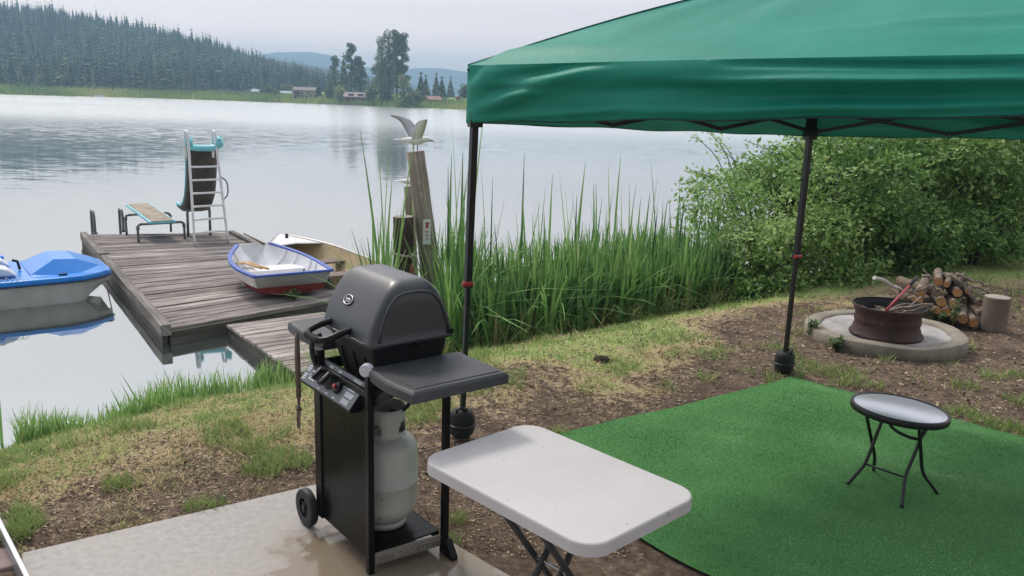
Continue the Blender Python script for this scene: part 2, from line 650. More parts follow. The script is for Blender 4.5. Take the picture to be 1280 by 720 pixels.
s3 = ramp(N, L, mth(N, L, "MULTIPLY", a.outputs["Fac"], 0.5), [(0.70, (0, 0, 0)), (0.86, (1, 1, 1))])
c = mixc(N, L, s3, c, bright)
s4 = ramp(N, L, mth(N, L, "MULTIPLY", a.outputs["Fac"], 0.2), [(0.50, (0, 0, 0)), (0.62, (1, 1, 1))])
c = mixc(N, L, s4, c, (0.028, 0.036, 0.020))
hb = mth(N, L, "ADD", mth(N, L, "MULTIPLY", n2, 0.6), mth(N, L, "MULTIPLY", n3, 0.5))
finish(gm, N, L, c, 0.95, 0, bumpn(N, L, hb, 0.9, 0.03), 0.15)
go = fast_mesh("ground", V, F, gt, gm, smooth=True)
tag(go, "bare brown lakeside yard with patches of straw and grass sloping to the water", "ground", None, "structure")

# ------------------------------------------------------------------ lake
wm, N, L = newmat("lake_water")
tcn = N.new("ShaderNodeTexCoord").outputs["Object"]
sx = N.new("ShaderNodeSeparateXYZ"); L.new(tcn, sx.inputs[0])
mr = N.new("ShaderNodeMapRange"); mr.inputs[1].default_value = 13; mr.inputs[2].default_value = 48
mr.inputs[3].default_value = 0.05; mr.inputs[4].default_value = 1.0
L.new(sx.outputs[1], mr.inputs[0])
def wave(sc, det):
    mp = N.new("ShaderNodeMapping"); mp.inputs["Scale"].default_value = sc; L.new(tcn, mp.inputs[0])
    n = N.new("ShaderNodeTexNoise"); n.inputs["Scale"].default_value = 1.0; n.inputs["Detail"].default_value = det
    L.new(mp.outputs[0], n.inputs["Vector"])
    v = N.new("ShaderNodeVectorMath"); v.operation = "SUBTRACT"; v.inputs[1].default_value = (0.5, 0.5, 0.5)
    L.new(n.outputs["Color"], v.inputs[0])
    return v.outputs[0]
w1, w2 = wave((2.2, 5.0, 1), 3), wave((0.8, 1.9, 1), 2)
r3 = noise(N, L, tcn, 1.0, 3, 0.5, (0.012, 0.035, 1))
calm = ramp(N, L, r3, [(0.40, (0.25, 0.25, 0.25)), (0.58, (1, 1, 1))])
lane = N.new("ShaderNodeMapRange"); lane.inputs[1].default_value = -8; lane.inputs[2].default_value = 7
lane.inputs[3].default_value = 1.0; lane.inputs[4].default_value = 0.38
L.new(mth(N, L, "ADD", sx.outputs[0], mth(N, L, "MULTIPLY", sx.outputs[1], 0.30)), lane.inputs[0])
fw = N.new("ShaderNodeMapRange"); fw.inputs[1].default_value = 90; fw.inputs[2].default_value = 150
fw.inputs[3].default_value = 1.0; fw.inputs[4].default_value = 3.2
L.new(sx.outputs[1], fw.inputs[0])
amp = mth(N, L, "MULTIPLY", mth(N, L, "MULTIPLY", mr.outputs[0], calm), mth(N, L, "MULTIPLY", lane.outputs[0], fw.outputs[0]))
wa = N.new("ShaderNodeVectorMath"); wa.operation = "ADD"; L.new(w1, wa.inputs[0]); L.new(w2, wa.inputs[1])
ws = N.new("ShaderNodeVectorMath"); ws.operation = "MULTIPLY"; L.new(wa.outputs[0], ws.inputs[0]); ws.inputs[1].default_value = (0.17, 0.28, 0.0)
wsc = N.new("ShaderNodeVectorMath"); wsc.operation = "SCALE"; L.new(ws.outputs[0], wsc.inputs[0]); L.new(amp, wsc.inputs["Scale"])
wz = N.new("ShaderNodeVectorMath"); wz.operation = "ADD"; L.new(wsc.outputs[0], wz.inputs[0]); wz.inputs[1].default_value = (0, 0, 1)
wn_ = N.new("ShaderNodeVectorMath"); wn_.operation = "NORMALIZE"; L.new(wz.outputs[0], wn_.inputs[0])
nb = wn_.outputs[0]      # wave slopes as normals: stays right at any distance
df = N.new("ShaderNodeBsdfDiffuse"); df.inputs[0].default_value = (0.045, 0.055, 0.05, 1)
gl = N.new("ShaderNodeBsdfGlossy"); gl.inputs[0].default_value = (0.93, 0.955, 0.94, 1); gl.inputs[1].default_value = 0.025
L.new(nb, gl.inputs["Normal"])
rf_ = N.new("ShaderNodeMapRange"); rf_.inputs[1].default_value = 14; rf_.inputs[2].default_value = 85
rf_.inputs[3].default_value = 0.03; rf_.inputs[4].default_value = 0.21      # fine unresolved chop far out
L.new(sx.outputs[1], rf_.inputs[0]); L.new(rf_.outputs[0], gl.inputs[1])
fr = N.new("ShaderNodeFresnel"); fr.inputs[0].default_value = 1.33
L.new(nb, fr.inputs["Normal"])
mf = N.new("ShaderNodeMapRange"); mf.inputs[1].default_value = 9; mf.inputs[2].default_value = 45
mf.inputs[3].default_value = 0.48; mf.inputs[4].default_value = 0.84       # mirror share raised with distance to brighten the open lake
L.new(sx.outputs[1], mf.inputs[0])
fac = mth(N, L, "ADD", mth(N, L, "MULTIPLY", fr.outputs[0], mth(N, L, "SUBTRACT", 0.99, mf.outputs[0])), mf.outputs[0], True)
mx = N.new("ShaderNodeMixShader"); L.new(fac, mx.inputs[0]); L.new(df.outputs[0], mx.inputs[1]); L.new(gl.outputs[0], mx.inputs[2])
wo_ = N.new("ShaderNodeOutputMaterial"); L.new(mx.outputs[0], wo_.inputs[0])
wb = MB().add([(-865, -75, WATER), (865, -75, WATER), (865, 420, WATER), (-865, 420, WATER)], [(0, 1, 2, 3)])
tag(wb.build("lake_water", wm), "calm pale lake with soft ripples farther out", "lake", None, "structure")

# ------------------------------------------------------------------ far mountains
mpx = 1.36 * np.array([-855, -600, -420, -330, -303, -262, -237, -217, -191, -150, -130, -100, -63, 0, 150, 400, 855.])
mpz = 1.36 * np.array([40, 46, 44, 47, 51, 52, 49, 40, 37, 33, 36.5, 37.5, 34.6, 33, 42, 50, 44.])
mx_ = np.linspace(-1165, 1165, 260)
my_ = np.linspace(1220, 1740, 26)
X, Y = np.meshgrid(mx_, my_)
prof = np.interp(X, mpx, mpz) + (hash_noise(X, Y, 22.0, 11) - 0.5) * 2.2
rid = np.where(Y < 1500, sst(1220, 1500, Y), 1 - 0.7 * sst(1500, 1740, Y))
Z = prof * rid + (hash_noise(X, Y, 60.0, 12) - 0.5) * 5 * rid * (1 - rid) * 4
V = np.stack([X, Y, Z], -1).reshape(-1, 3)
ii = (np.arange(25)[:, None] * 260 + np.arange(259)[None]).ravel()
F = np.stack([ii, ii + 1, ii + 261, ii + 260], 1)
mm = M("mountain_forest_hazed", (0.10, 0.14, 0.13), (0.08, 0.11, 0.105), 0.95, ns=0.05)  # forest colour lightened, with some distance haze painted into it
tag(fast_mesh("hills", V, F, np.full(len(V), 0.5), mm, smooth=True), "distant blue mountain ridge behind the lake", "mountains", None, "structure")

# ------------------------------------------------------------------ forest on the hillside
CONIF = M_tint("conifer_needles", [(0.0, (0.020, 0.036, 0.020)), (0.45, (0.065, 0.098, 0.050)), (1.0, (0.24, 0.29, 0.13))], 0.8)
BARK = M("bark_far", (0.11, 0.085, 0.065), (0.06, 0.045, 0.035), 0.9)


def conifer_geo(rng, levels=11, per=7, width=0.17, base=0.06, ragged=0.3):
    "unit-height conifer of drooping branch kites; returns V,F,T"
    P, D, S, ln, wd, t = [], [], [], [], [], []
    for i in range(levels):
        u = i / (levels - 1)
        z = base + (0.95 - base) * u
        r = width * (1 - u) ** 0.85 + 0.012
        for k in range(per):
            a = 2 * pi * (k + rng.random()) / per
            el = -0.75 - 0.45 * rng.random() if u < 0.88 else 0.6
            P.append((0, 0, z + 0.02 * rng.random()))
            D.append((cos(a) * cos(el), sin(a) * cos(el), sin(el)))
            S.append((-sin(a), cos(a), 0))
            l = r * (1 - ragged + 2 * ragged * rng.random()) * 1.15
            ln.append(l * 1.25); wd.append(l * 1.0 + 0.012)
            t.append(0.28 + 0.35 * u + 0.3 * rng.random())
    P.append((0, 0, 0.92)); D.append((0, 0, 1)); S.append((1, 0, 0)); ln.append(0.06); wd.append(0.02); t.append(0.5)
    for k in range(7):                      # inner mass of the crown
        a = 2 * pi * k / 7
        q = width * 0.55
        d = np.array([q * cos(a), q * sin(a), base - 0.90]); l = float(np.linalg.norm(d))
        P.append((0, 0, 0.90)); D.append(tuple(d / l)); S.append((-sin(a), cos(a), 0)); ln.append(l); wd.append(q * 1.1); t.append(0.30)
    return leaf_quads(np.array(P), np.array(D), np.array(S), np.array(ln), np.array(wd), np.array(t), -0.25)


rng = np.random.default_rng(21)
variants = [conifer_geo(rng, 8 + k % 3, 6, 0.11 + 0.06 * rng.random(), 0.03, 0.45) for k in range(10)]
tx, ty = [], []
for _ in range(46000):
    x = rng.uniform(-420, -62); y = rng.uniform(248, 450)
    tx.append(x); ty.append(y)
tx, ty = np.array(tx), np.array(ty)
fd = ty - np.interp(tx, FXX, FYY)
dens = np.where(fd > 16, 1.0, 0.0)
dens *= np.where(tx > -90, sst(-62, -100, tx) * sst(300, 330, ty), 1)
dens *= np.where((tx > -104) & (fd < 55), 0.0, 1)
dens *= 1 - 0.93 * np.exp(-(((tx + 252) / 24) ** 2 + ((ty - 322) / 20) ** 2))
dens *= np.where(tx < -300, 0.6, 1)
keep = rng.random(len(tx)) < dens
tx, ty = tx[keep], ty[keep]
cell = {}
sel = []
for i in range(len(tx)):                       # spacing
    k = (int(tx[i] // 2.6), int(ty[i] // 2.9))
    if k in cell: continue
    cell[k] = 1; sel.append(i)
tx, ty = tx[sel], ty[sel]
tz = ground_z(tx, ty) - 0.3
parts = []
for i in range(len(tx)):
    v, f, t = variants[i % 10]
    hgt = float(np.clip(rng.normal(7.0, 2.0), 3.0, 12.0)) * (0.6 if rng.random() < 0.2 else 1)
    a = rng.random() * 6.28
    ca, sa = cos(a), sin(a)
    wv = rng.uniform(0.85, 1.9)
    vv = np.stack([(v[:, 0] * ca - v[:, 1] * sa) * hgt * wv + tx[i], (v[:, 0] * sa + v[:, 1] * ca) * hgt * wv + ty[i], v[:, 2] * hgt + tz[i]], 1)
    parts.append((vv, f, np.clip(t * 0.9 + 0.10 + rng.normal() * 0.20 + (hash_noise(np.array(tx[i]), np.array(ty[i]), 30.0, 15) - 0.5) * 0.5, 0, 1)))  # tint lifted all over, a little hillside haze put into the colour
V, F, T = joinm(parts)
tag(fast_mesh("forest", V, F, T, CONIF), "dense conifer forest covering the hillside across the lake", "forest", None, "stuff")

# scrub along the foot of the hill
rng = np.random.default_rng(22)
SHRUBFAR = M_tint("far_shrub_leaves", [(0.0, (0.03, 0.055, 0.022)), (0.5, (0.075, 0.115, 0.04)), (1.0, (0.17, 0.21, 0.075))], 0.8)
cl_ = []
for x in np.arange(-330, -100, 2.6):
    y = float(np.interp(x, FXX, FYY)) + rng.uniform(11, 17)
    r = rng.uniform(0.9, 2.0)
    cl_.append((x, y, float(ground_z(x, y)) + r * 0.6, r * 1.3, r, r, rng.uniform(0.2, 0.7)))
V, F, T = leaf_cloud(cl_, 9000, 0.75, rng)
tag(fast_mesh("scrub", V, F, T, SHRUBFAR), "low green scrub at the foot of the wooded hill", "scrub", None, "stuff")

# reed fringe of the far shore
rng = np.random.default_rng(23)
n = 26000
rx = rng.uniform(-330, 40, n)
off = rng.uniform(-1.5, 9.5, n)
ry = np.interp(rx, FXX, FYY) + off
rz = np.maximum(ground_z(rx, ry), WATER - 0.1)
P = np.stack([rx, ry, rz], 1)
V, F, T = blades(P, rng.uniform(0.9, 1.7, n), np.full(n, 0.30), rng.random(n) * 6.28, rng.uniform(0, 0.18, n), rng.uniform(0, 0.2, n), np.clip(hash_noise(rx, ry, 9.0, 14) * 0.8 + rng.normal(size=n) * 0.15, 0, 1), 1)
FREED = M_tint("far_reed", [(0.0, (0.22, 0.33, 0.09)), (0.5, (0.42, 0.50, 0.15)), (1.0, (0.66, 0.60, 0.28))], 0.8, 0.15)
tag(fast_mesh("far_reeds", V, F, T, FREED), "strip of yellow green reeds along the far shore", "reeds", None, "stuff")

# ================================================================== PATIO, PAVERS, EDGING
conc = M("patio_concrete", (0.52, 0.485, 0.44), (0.40, 0.37, 0.335), 0.8, ns=2.2, bump=0.35, bs=160, speck=(38.0, 0.70, (0.25, 0.22, 0.20)))
m, N, L = newmat("patio_concrete_damp")
tcn = N.new("ShaderNodeTexCoord").outputs["Object"]
q = noise(N, L, tcn, 1.6, 6, 0.6)
q2 = noise(N, L, tcn, 26.0, 5, 0.65)
c0 = ramp(N, L, q2, [(0.3, (0.32, 0.30, 0.28)), (0.7, (0.45, 0.42, 0.395))])
c0 = mixc(N, L, mth(N, L, "MULTIPLY", ramp(N, L, q, [(0.42, (1, 1, 1)), (0.6, (0, 0, 0))]), 0.35), c0, (0.40, 0.365, 0.325))
spk = ramp(N, L, noise(N, L, tcn, 45.0, 2), [(0.68, (0, 0, 0)), (0.72, (1, 1, 1))])
c0 = mixc(N, L, mth(N, L, "MULTIPLY", spk, 0.6), c0, (0.2, 0.17, 0.15))
# rain puddle under and around the cart
mpn = N.new("ShaderNodeMapping"); mpn.vector_type = "POINT"
mpn.inputs["Location"].default_value = (0.52 / 0.62, -3.42 / 0.62, 0)
mpn.inputs["Scale"].default_value = (1 / 0.62, 1 / 0.62, 0)
L.new(tcn, mpn.inputs[0])
ln_ = N.new("ShaderNodeVectorMath"); ln_.operation = "LENGTH"; L.new(mpn.outputs[0], ln_.inputs[0])
wn = noise(N, L, tcn, 5.0, 5, 0.6)
wet = mth(N, L, "ADD", ln_.outputs["Value"], mth(N, L, "MULTIPLY", mth(N, L, "SUBTRACT", wn, 0.5), 1.1))
wetm = ramp(N, L, wet, [(0.78, (1, 1, 1)), (0.98, (0, 0, 0))])
c1 = mixc(N, L, wetm, c0, mixc(N, L, 0.75, c0, (0.20, 0.145, 0.075)))
rg = mth(N, L, "SUBTRACT", 0.78, mth(N, L, "MULTIPLY", wetm, 0.66))
nb_ = N.new("ShaderNodeBump"); nb_.inputs["Distance"].default_value = 0.004
L.new(q2, nb_.inputs["Height"])
L.new(mth(N, L, "SUBTRACT", 0.45, mth(N, L, "MULTIPLY", wetm, 0.42)), nb_.inputs["Strength"])
finish(m, N, L, c1, rg, 0, nb_.outputs[0], 0.5)
b = MB().prism(SLAB, -0.12, 0.0)
tag(b.build("patio_slab", m, bevel=0.012), "pale concrete patio slab, wet in the middle", "patio", None, "structure")

pav = M("paver_stone", (0.34, 0.25, 0.235), (0.25, 0.185, 0.175), 0.85, ns=9, bump=0.5, bs=120)
for (px, py), lab in (((-8, 664), "reddish paving brick at the edge of the picture, behind its neighbour"), ((2, 700), "reddish paving brick in the lower left corner, nearest the slab")):
    c = G(px, py, 0.0)
    t = MB().obox((0, 0, -0.02), Vector((0.60, -0.80, 0)) * 0.095, Vector((0.80, 0.60, 0)) * 0.065, (0, 0, 0.03))
    o = t.build("paving_brick", pav, bevel=0.012)
    o.location = c
    tag(o, lab, "paver", "paving bricks by the patio")
edge = M("edging_metal", (0.55, 0.57, 0.60), (0.40, 0.41, 0.43), 0.4, 0.6, ns=12)
p0, p1 = G(-14, 633, 0.03), G(27, 716, 0.03)
eb = MB().beam(p0, p1 + (p1 - p0) * 0.8, 0.022, 0.09)
tag(eb.build("garden_edging", edge, bevel=0.004), "pale metal edging strip between the paving bricks and the patio corner", "edging")

# ================================================================== ARTIFICIAL GRASS MAT
def mat_z(x, y):
    return 0.006 + 0.030 * hash_noise(x, y, 0.55, 31) + 0.034 * hash_noise(x * 0.5 + y * 0.9, (y * 0.5 - x * 0.9) * 0.3, 0.22, 32)

q00, q10, q11, q01 = [np.array(p) for p in (MAT[0], MAT[1], MAT[3], MAT[4])]
def mat_pt(u, v):
    p = (q00 * (1 - u) + q10 * u) * (1 - v) + (q01 * (1 - u) + q11 * u) * v
    # the long edges wander a little
    wob = (0.04 * sin(7 * v + 1) + 0.012 * sin(23 * v)) * (1 - u) + (0.045 * sin(6 * u + 0.5) + 0.012 * sin(19 * u)) * (1 - v)
    return p[0] + wob * 0.6, p[1] + wob
mt = thing("grass_mat", "bright green artificial grass mat spread under the canopy", "mat")
um, N, L = newmat("turf_backing")
tcn = N.new("ShaderNodeTexCoord").outputs["Object"]
f1 = noise(N, L, tcn, 140.0, 3, 0.7)
f2 = noise(N, L, tcn, 2.3, 5, 0.6)
c0 = ramp(N, L, f1, [(0.3, (0.065, 0.20, 0.06)), (0.7, (0.145, 0.37, 0.12))])
finish(um, N, L, mixc(N, L, mth(N, L, "MULTIPLY", f2, 0.5), c0, (0.02, 0.11, 0.03)), 0.85, 0, bumpn(N, L, f1, 0.8, 0.01), 0.2)
def mat_edge(u, v):
    return sst(0.0, 0.09, np.minimum(np.minimum(u, 1 - u), np.minimum(v, 1 - v))) * 0.9 + 0.1
def _mf(u, v):
    x, y = mat_pt(u, v)
    return (x, y, 0.004 + mat_edge(u, v) * (float(mat_z(np.array(x), np.array(y))) - 0.004))
MB().grid(_mf, 90, 90).build("backing", um, mt)
n = 95000
rng = np.random.default_rng(33)
uu, vv = rng.random(n), rng.random(n)
xy = np.array([mat_pt(a, b_) for a, b_ in zip(uu, vv)])
P = np.stack([xy[:, 0], xy[:, 1], 0.005 + mat_edge(uu, vv) * (mat_z(xy[:, 0], xy[:, 1]) - 0.004)], 1)
nap_shade = hash_noise(xy[:, 0] * 0.45 + xy[:, 1] * 0.9, xy[:, 1] * 0.45 - xy[:, 0] * 0.9, 0.33, 34)  # patches lean the pile and paint wrinkle light and shade into its tint
V, F, T = blades(P, rng.uniform(0.004, 0.0085, n), np.full(n, 0.0038), -0.9 + rng.normal(size=n) * 1.0, 0.3 + 0.8 * rng.random(n) * nap_shade, np.full(n, 0.1), np.clip(0.08 + 0.85 * nap_shade + rng.normal(size=n) * 0.11, 0, 1), 1)
PILE = M_tint("turf_fibre", [(0.0, (0.075, 0.205, 0.06)), (0.5, (0.20, 0.44, 0.15)), (1.0, (0.43, 0.67, 0.33))], 0.55, 0.2)
tag(fast_mesh("pile", V, F, T, PILE, mt), None, None, None, "stuff")

# ================================================================== GAS GRILL
black = M("black_enamel", (0.008, 0.008, 0.009), (0.005, 0.005, 0.006), 0.34, ns=10, rvar=0.2, spec=0.28)
blackgloss = M("black_gloss_sheet", (0.004, 0.005, 0.004), (0.009, 0.009, 0.007), 0.26, ns=5, rvar=0.18, spec=0.12)
lidm = M("cast_lid_paint", (0.030, 0.033, 0.038), (0.022, 0.024, 0.028), 0.38, spec=0.75, coat=0.25, ns=5, bump=0.12, bs=420, rvar=0.12, speck=(60, 0.73, (0.12, 0.12, 0.12)))
fire = M("cast_firebox", (0.012, 0.012, 0.013), (0.008, 0.008, 0.009), 0.55, spec=0.25, ns=8, bump=0.25, bs=260)
plas = M("dark_grey_plastic", (0.052, 0.055, 0.060), (0.038, 0.040, 0.044), 0.5, ns=6, bump=0.15, bs=300, speck=(70, 0.74, (0.14, 0.14, 0.14)))
rub = M("rubber", (0.022, 0.022, 0.023), (0.014, 0.014, 0.015), 0.6, ns=20)
steel = M("steel", (0.5, 0.5, 0.5), (0.35, 0.35, 0.35), 0.3, 0.9, ns=20)
chrome = M("chrome", (0.75, 0.75, 0.76), (0.6, 0.6, 0.62), 0.15, 1.0, ns=20)
label = M("label_plate", (0.34, 0.32, 0.27), (0.24, 0.22, 0.18), 0.5, ns=25)
prt = M("white_print", (0.62, 0.65, 0.68), (0.50, 0.53, 0.56), 0.6, ns=90)
panm = M("control_face", (0.115, 0.125, 0.135), (0.095, 0.105, 0.115), 0.4, ns=10)
redm = M("red_plastic", (0.45, 0.03, 0.025), (0.35, 0.02, 0.02), 0.35)

GA = atan2(-0.786, 0.618)
g = thing("gas_grill", "black gas grill on a wheeled cart with grey lid and two side shelves", "grill", (-0.909, 3.803, 0), GA)
CW, CD = 0.505, 0.37
def leg_mb(x, y, z0, z1, s=0.030):
    return MB().box(x - s / 2, x + s / 2, y - s / 2, y + s / 2, z0, z1)
leg_mb(CW, 0, 0.0, 0.93).build("leg", black, g, bevel=0.003)
l2 = leg_mb(0.545, CD, 0.0, 0.93)
l2.build("leg", black, g, bevel=0.003)
ft = MB().loft([[(0.528, CD + 0.018, z), (0.528, CD - 0.018, z), (0.56 + (0.02 if z > 0.06 else 0.075), CD - 0.018, z), (0.56 + (0.02 if z > 0.06 else 0.075), CD + 0.018, z)] for z in (0.002, 0.016, 0.085)], smooth=False)
ft.build("foot", black, g, bevel=0.003)
MB().box(-0.018, 0.046, -0.016, 0.016, 0.07, 0.93).build("leg", black, g, bevel=0.003)
leg_mb(0.0, CD, 0.07, 0.93).build("leg", black, g, bevel=0.003)
MB().box(0.02, CW - 0.02, -0.008, 0.004, 0.075, 0.79).build("front_panel", blackgloss, g, bevel=0.003)
MB().box(0.006, 0.03, 0.03, CD - 0.03, 0.10, 0.6).build("side_brace", black, g, bevel=0.003)
MB().box(0.017, CW + 0.008, 0.018, CD - 0.014, 0.095, 0.103).box(0.0, CW, CD - 0.014, CD - 0.004, 0.05, 0.103).build("bottom_shelf", blackgloss, g, bevel=0.002)
lp = MB().obox(((CW + 0.53) / 2 + 0.008, CD / 2, 0.068), (0.0125, 0.166, 0), (0.004, -0.0003, 0), (0, 0, 0.029)).build("label_strip", label, g, bevel=0.002)
lt = MB()
for k in range(16):
    yy = 0.04 + k * 0.019
    if k in (4, 9): continue
    for zz in (0.055, 0.066, 0.077):
        if random.random() < 0.75:
            lt.obox((CW + 0.0145 + 0.025 * yy / 0.33 + 0.0085, yy, zz), (0.0003, 0.0065, 0), (0.0012, 0, 0), (0, 0, 0.0016))
lt.build("label_print", M("dim_print", (0.12, 0.11, 0.09), None, 0.6), lp)
# wheels
for yy in (-0.045, CD + 0.045):
    wq = MB()
    prof = [(0.052, -0.018), (0.070, -0.020), (0.090, -0.020), (0.095, -0.014), (0.095, 0.014), (0.090, 0.020), (0.070, 0.020), (0.052, 0.018), (0.052, -0.018)]
    ring = [[(-0.062 + r * cos(2 * pi * k / 36), yy + z, 0.096 + r * sin(2 * pi * k / 36)) for r, z in prof] for k in range(37)]
    wq.loft(ring, False, False)
    wo2 = wq.build("wheel", rub, g)
    hb_ = MB().tube([(-0.062, yy - 0.023, 0.096), (-0.062, yy + 0.023, 0.096)], 0.017, 14)
    for k in range(5):
        a = 2 * pi * k / 5 + 0.3
        hb_.beam((-0.062 + 0.012 * cos(a), yy, 0.096 + 0.012 * sin(a)), (-0.062 + 0.058 * cos(a), yy, 0.096 + 0.058 * sin(a)), 0.018, 0.016, (0, 1, 0))
    hb_.build("hub", rub, wo2, bevel=0.002)
MB().tube([(-0.062, -0.06, 0.096), (-0.062, CD + 0.06, 0.096)], 0.006, 8).build("axle", steel, g)
# top frame rails
MB().beam((0.0, 0.0, 0.845), (CW, 0.0, 0.845), 0.024, 0.03).beam((0.0, CD, 0.845), (0.545, CD, 0.845), 0.024, 0.03).beam((CW, 0.016, 0.845), (0.545, CD - 0.016, 0.845), 0.022, 0.05).beam((0, 0.016, 0.845), (0, CD - 0.016, 0.845), 0.022, 0.05).build("top_rail", black, g, bevel=0.003)
MB().beam((0.53, CD, 0.80), (0.70, CD + 0.02, 0.92), 0.02, 0.03).build("shelf_bracket", black, g, bevel=0.003)
MB().beam((CW, 0.02, 0.80), (0.66, 0.03, 0.915), 0.02, 0.03).build("shelf_bracket", black, g, bevel=0.003)


def rrect(x0, x1, y0, y1, z, n=8, r=0.05):
    pts = []
    for (cx, cy, a0) in ((x1 - r, y1 - r, 0), (x0 + r, y1 - r, pi / 2), (x0 + r, y0 + r, pi), (x1 - r, y0 + r, 1.5 * pi)):
        for k in range(n):
            a = a0 + pi / 2 * k / (n - 1)
            pts.append((cx + r * cos(a), cy + r * sin(a), z))
    return pts

fb = MB().loft([rrect(0.10, 0.455, 0.09, 0.37, 0.80, 6, 0.03), rrect(0.085, 0.465, 0.075, 0.385, 0.87, 6, 0.03), rrect(0.06, 0.480, 0.040, 0.415, 1.0, 6, 0.03), rrect(0.055, 0.482, 0.035, 0.42, 1.035, 6, 0.03)], smooth=False)
fbo = fb.build("firebox", fire, g, bevel=0.004)
fr_ = MB()
for xx in (0.16, 0.27, 0.38):
    fr_.beam((xx, 0.088, 0.81), (xx, 0.046, 0.975), 0.008, 0.012, (0, -1, 0))
fr_.build("rib", fire, fbo)
# lid: rings by height
lv = [(1.028, 0.006, 0.510, 0.005, 0.448, 0.045), (1.055, 0.004, 0.512, 0.003, 0.450, 0.045), (1.066, 0.012, 0.504, 0.012, 0.442, 0.045), (1.10, 0.015, 0.500, 0.018, 0.436, 0.045),
      (1.16, 0.016, 0.496, 0.042, 0.418, 0.04), (1.22, 0.020, 0.492, 0.074, 0.392, 0.04), (1.262, 0.024, 0.486, 0.100, 0.368, 0.04), (1.296, 0.032, 0.474, 0.130, 0.340, 0.04), (1.316, 0.052, 0.452, 0.160, 0.312, 0.04), (1.324, 0.09, 0.42, 0.185, 0.288, 0.03)]
def lid_at(z):
    zs = [q[0] for q in lv]
    return [float(np.interp(z, zs, [q[i] for q in lv])) for i in range(1, 6)]
lm = MB().loft([rrect(a, b_, c_, d_, z, 8, r) for z, a, b_, c_, d_, r in lv], smooth=True)
lid = lm.build("lid", lidm, g, sub=1)
# raised rib framing the sunken panel on each lid end
def lid_side(z, fy, right, off):
    x0, x1, y0, y1, r = lid_at(z)
    y = y0 + (y1 - y0) * fy
    return (x1 + off, y, z) if right else (x0 - off, y, z)
for right in (True, False):
    path = [(1.07, 0.09), (1.11, 0.085), (1.17, 0.085), (1.225, 0.10), (1.256, 0.16), (1.268, 0.28), (1.272, 0.5), (1.268, 0.70), (1.256, 0.83), (1.225, 0.90), (1.17, 0.915), (1.11, 0.92), (1.07, 0.92)]
    MB().tube([lid_side(z, f_, right, 0.0005) for z, f_ in path], 0.007, 8).build("lid_rib", lidm, lid)
MB().tube([(0.075, 0.012, 1.058), (0.075, 0.004, 1.058), (0.46, 0.004, 1.058), (0.46, 0.012, 1.058)], 0.005, 6).build("lid_lip", lidm, lid)
for xx in (0.5085,):
    MB().tube([(xx - 0.01, 0.41, 1.075), (xx + 0.012, 0.41, 1.075)], 0.012, 12).build("hinge_pin", black, lid)
notch = MB().lathe([(0.0, -0.004), (0.016, -0.004), (0.016, 0.004), (0.0, 0.004)], 20)
no = notch.build("vent_notch", black, lid)
no.matrix_local = Matrix.Translation((0.5085, 0.24, 1.043)) @ Matrix.Rotation(pi / 2, 4, "Y")
# badge on the lid front
nrm = Vector((0, -0.84, 0.54)).normalized()
bz = 1.195
x0_, x1_, y0_, y1_, r_ = lid_at(bz)
bc = Vector((0.205, y0_ + 0.004, bz))
upv = Vector((0, 0.54, 0.84)); rtv = Vector((1, 0, 0))
def ellip(a, b_, off, n=28):
    return [bc + nrm * off + rtv * (a * cos(2 * pi * k / n)) + upv * (b_ * sin(2 * pi * k / n)) for k in range(n)]
bd = MB().loft([ellip(0.047, 0.030, -0.02), ellip(0.046, 0.0295, 0.004), ellip(0.040, 0.025, 0.0055)], False, True)
bdo = bd.build("badge", black, lid)
rg_ = MB().tube(ellip(0.037, 0.0225, 0.007, 28) + [ellip(0.037, 0.0225, 0.007, 28)[0]], 0.0028, 8, False)
rg_.build("badge_ring", chrome, bdo)
mk = MB()
for k, (a, h_) in enumerate(((-0.022, 0.010), (-0.014, 0.007), (-0.006, 0.009), (0.002, 0.013), (0.010, 0.007), (0.018, 0.008))):
    mk.obox(bc + nrm * 0.007 + rtv * a + upv * (h_ * 0.35), rtv * 0.0032, upv * (h_ / 2), nrm * 0.0008)
mk.obox(bc + nrm * 0.007 - upv * 0.008, rtv * 0.022, upv * 0.0012, nrm * 0.0008)
mk.build("badge_lettering", chrome, bdo)
# handle
hp = [(0.11, 0.035, 1.085), (0.108, -0.03, 1.075), (0.112, -0.085, 1.058), (0.14, -0.112, 1.05), (0.205, -0.118, 1.048), (0.27, -0.112, 1.05), (0.298, -0.085, 1.058), (0.302, -0.03, 1.075), (0.30, 0.035, 1.085)]
def smooth_path(pts, k=4):
    pts = [Vector(p) for p in pts]; out = []
    for i in range(len(pts) - 1):
        p0 = pts[max(i - 1, 0)]; p1 = pts[i]; p2 = pts[i + 1]; p3 = pts[min(i + 2, len(pts) - 1)]
        for j in range(k):
            t = j / k
            out.append(0.5 * ((2 * p1) + (p2 - p0) * t + (2 * p0 - 5 * p1 + 4 * p2 - p3) * t * t + (3 * p1 - p0 - 3 * p2 + p3) * t ** 3))
    return out + [pts[-1]]
hd = MB().tube(smooth_path(hp), 0.0155, 12).build("handle", black, lid)
hr = MB()
for k in range(9):
    xx = 0.15 + k * 0.0135
    hr.tube([(xx, -0.117, 1.048), (xx + 0.006, -0.117, 1.048)], 0.0175, 12)
hr.build("handle_grip", rub, hd)
for xx in (0.11, 0.30):
    MB().tube([(xx, 0.02, 1.07), (xx, 0.045, 1.12)], [0.018, 0.012], 10).build("handle_mount", black, hd)
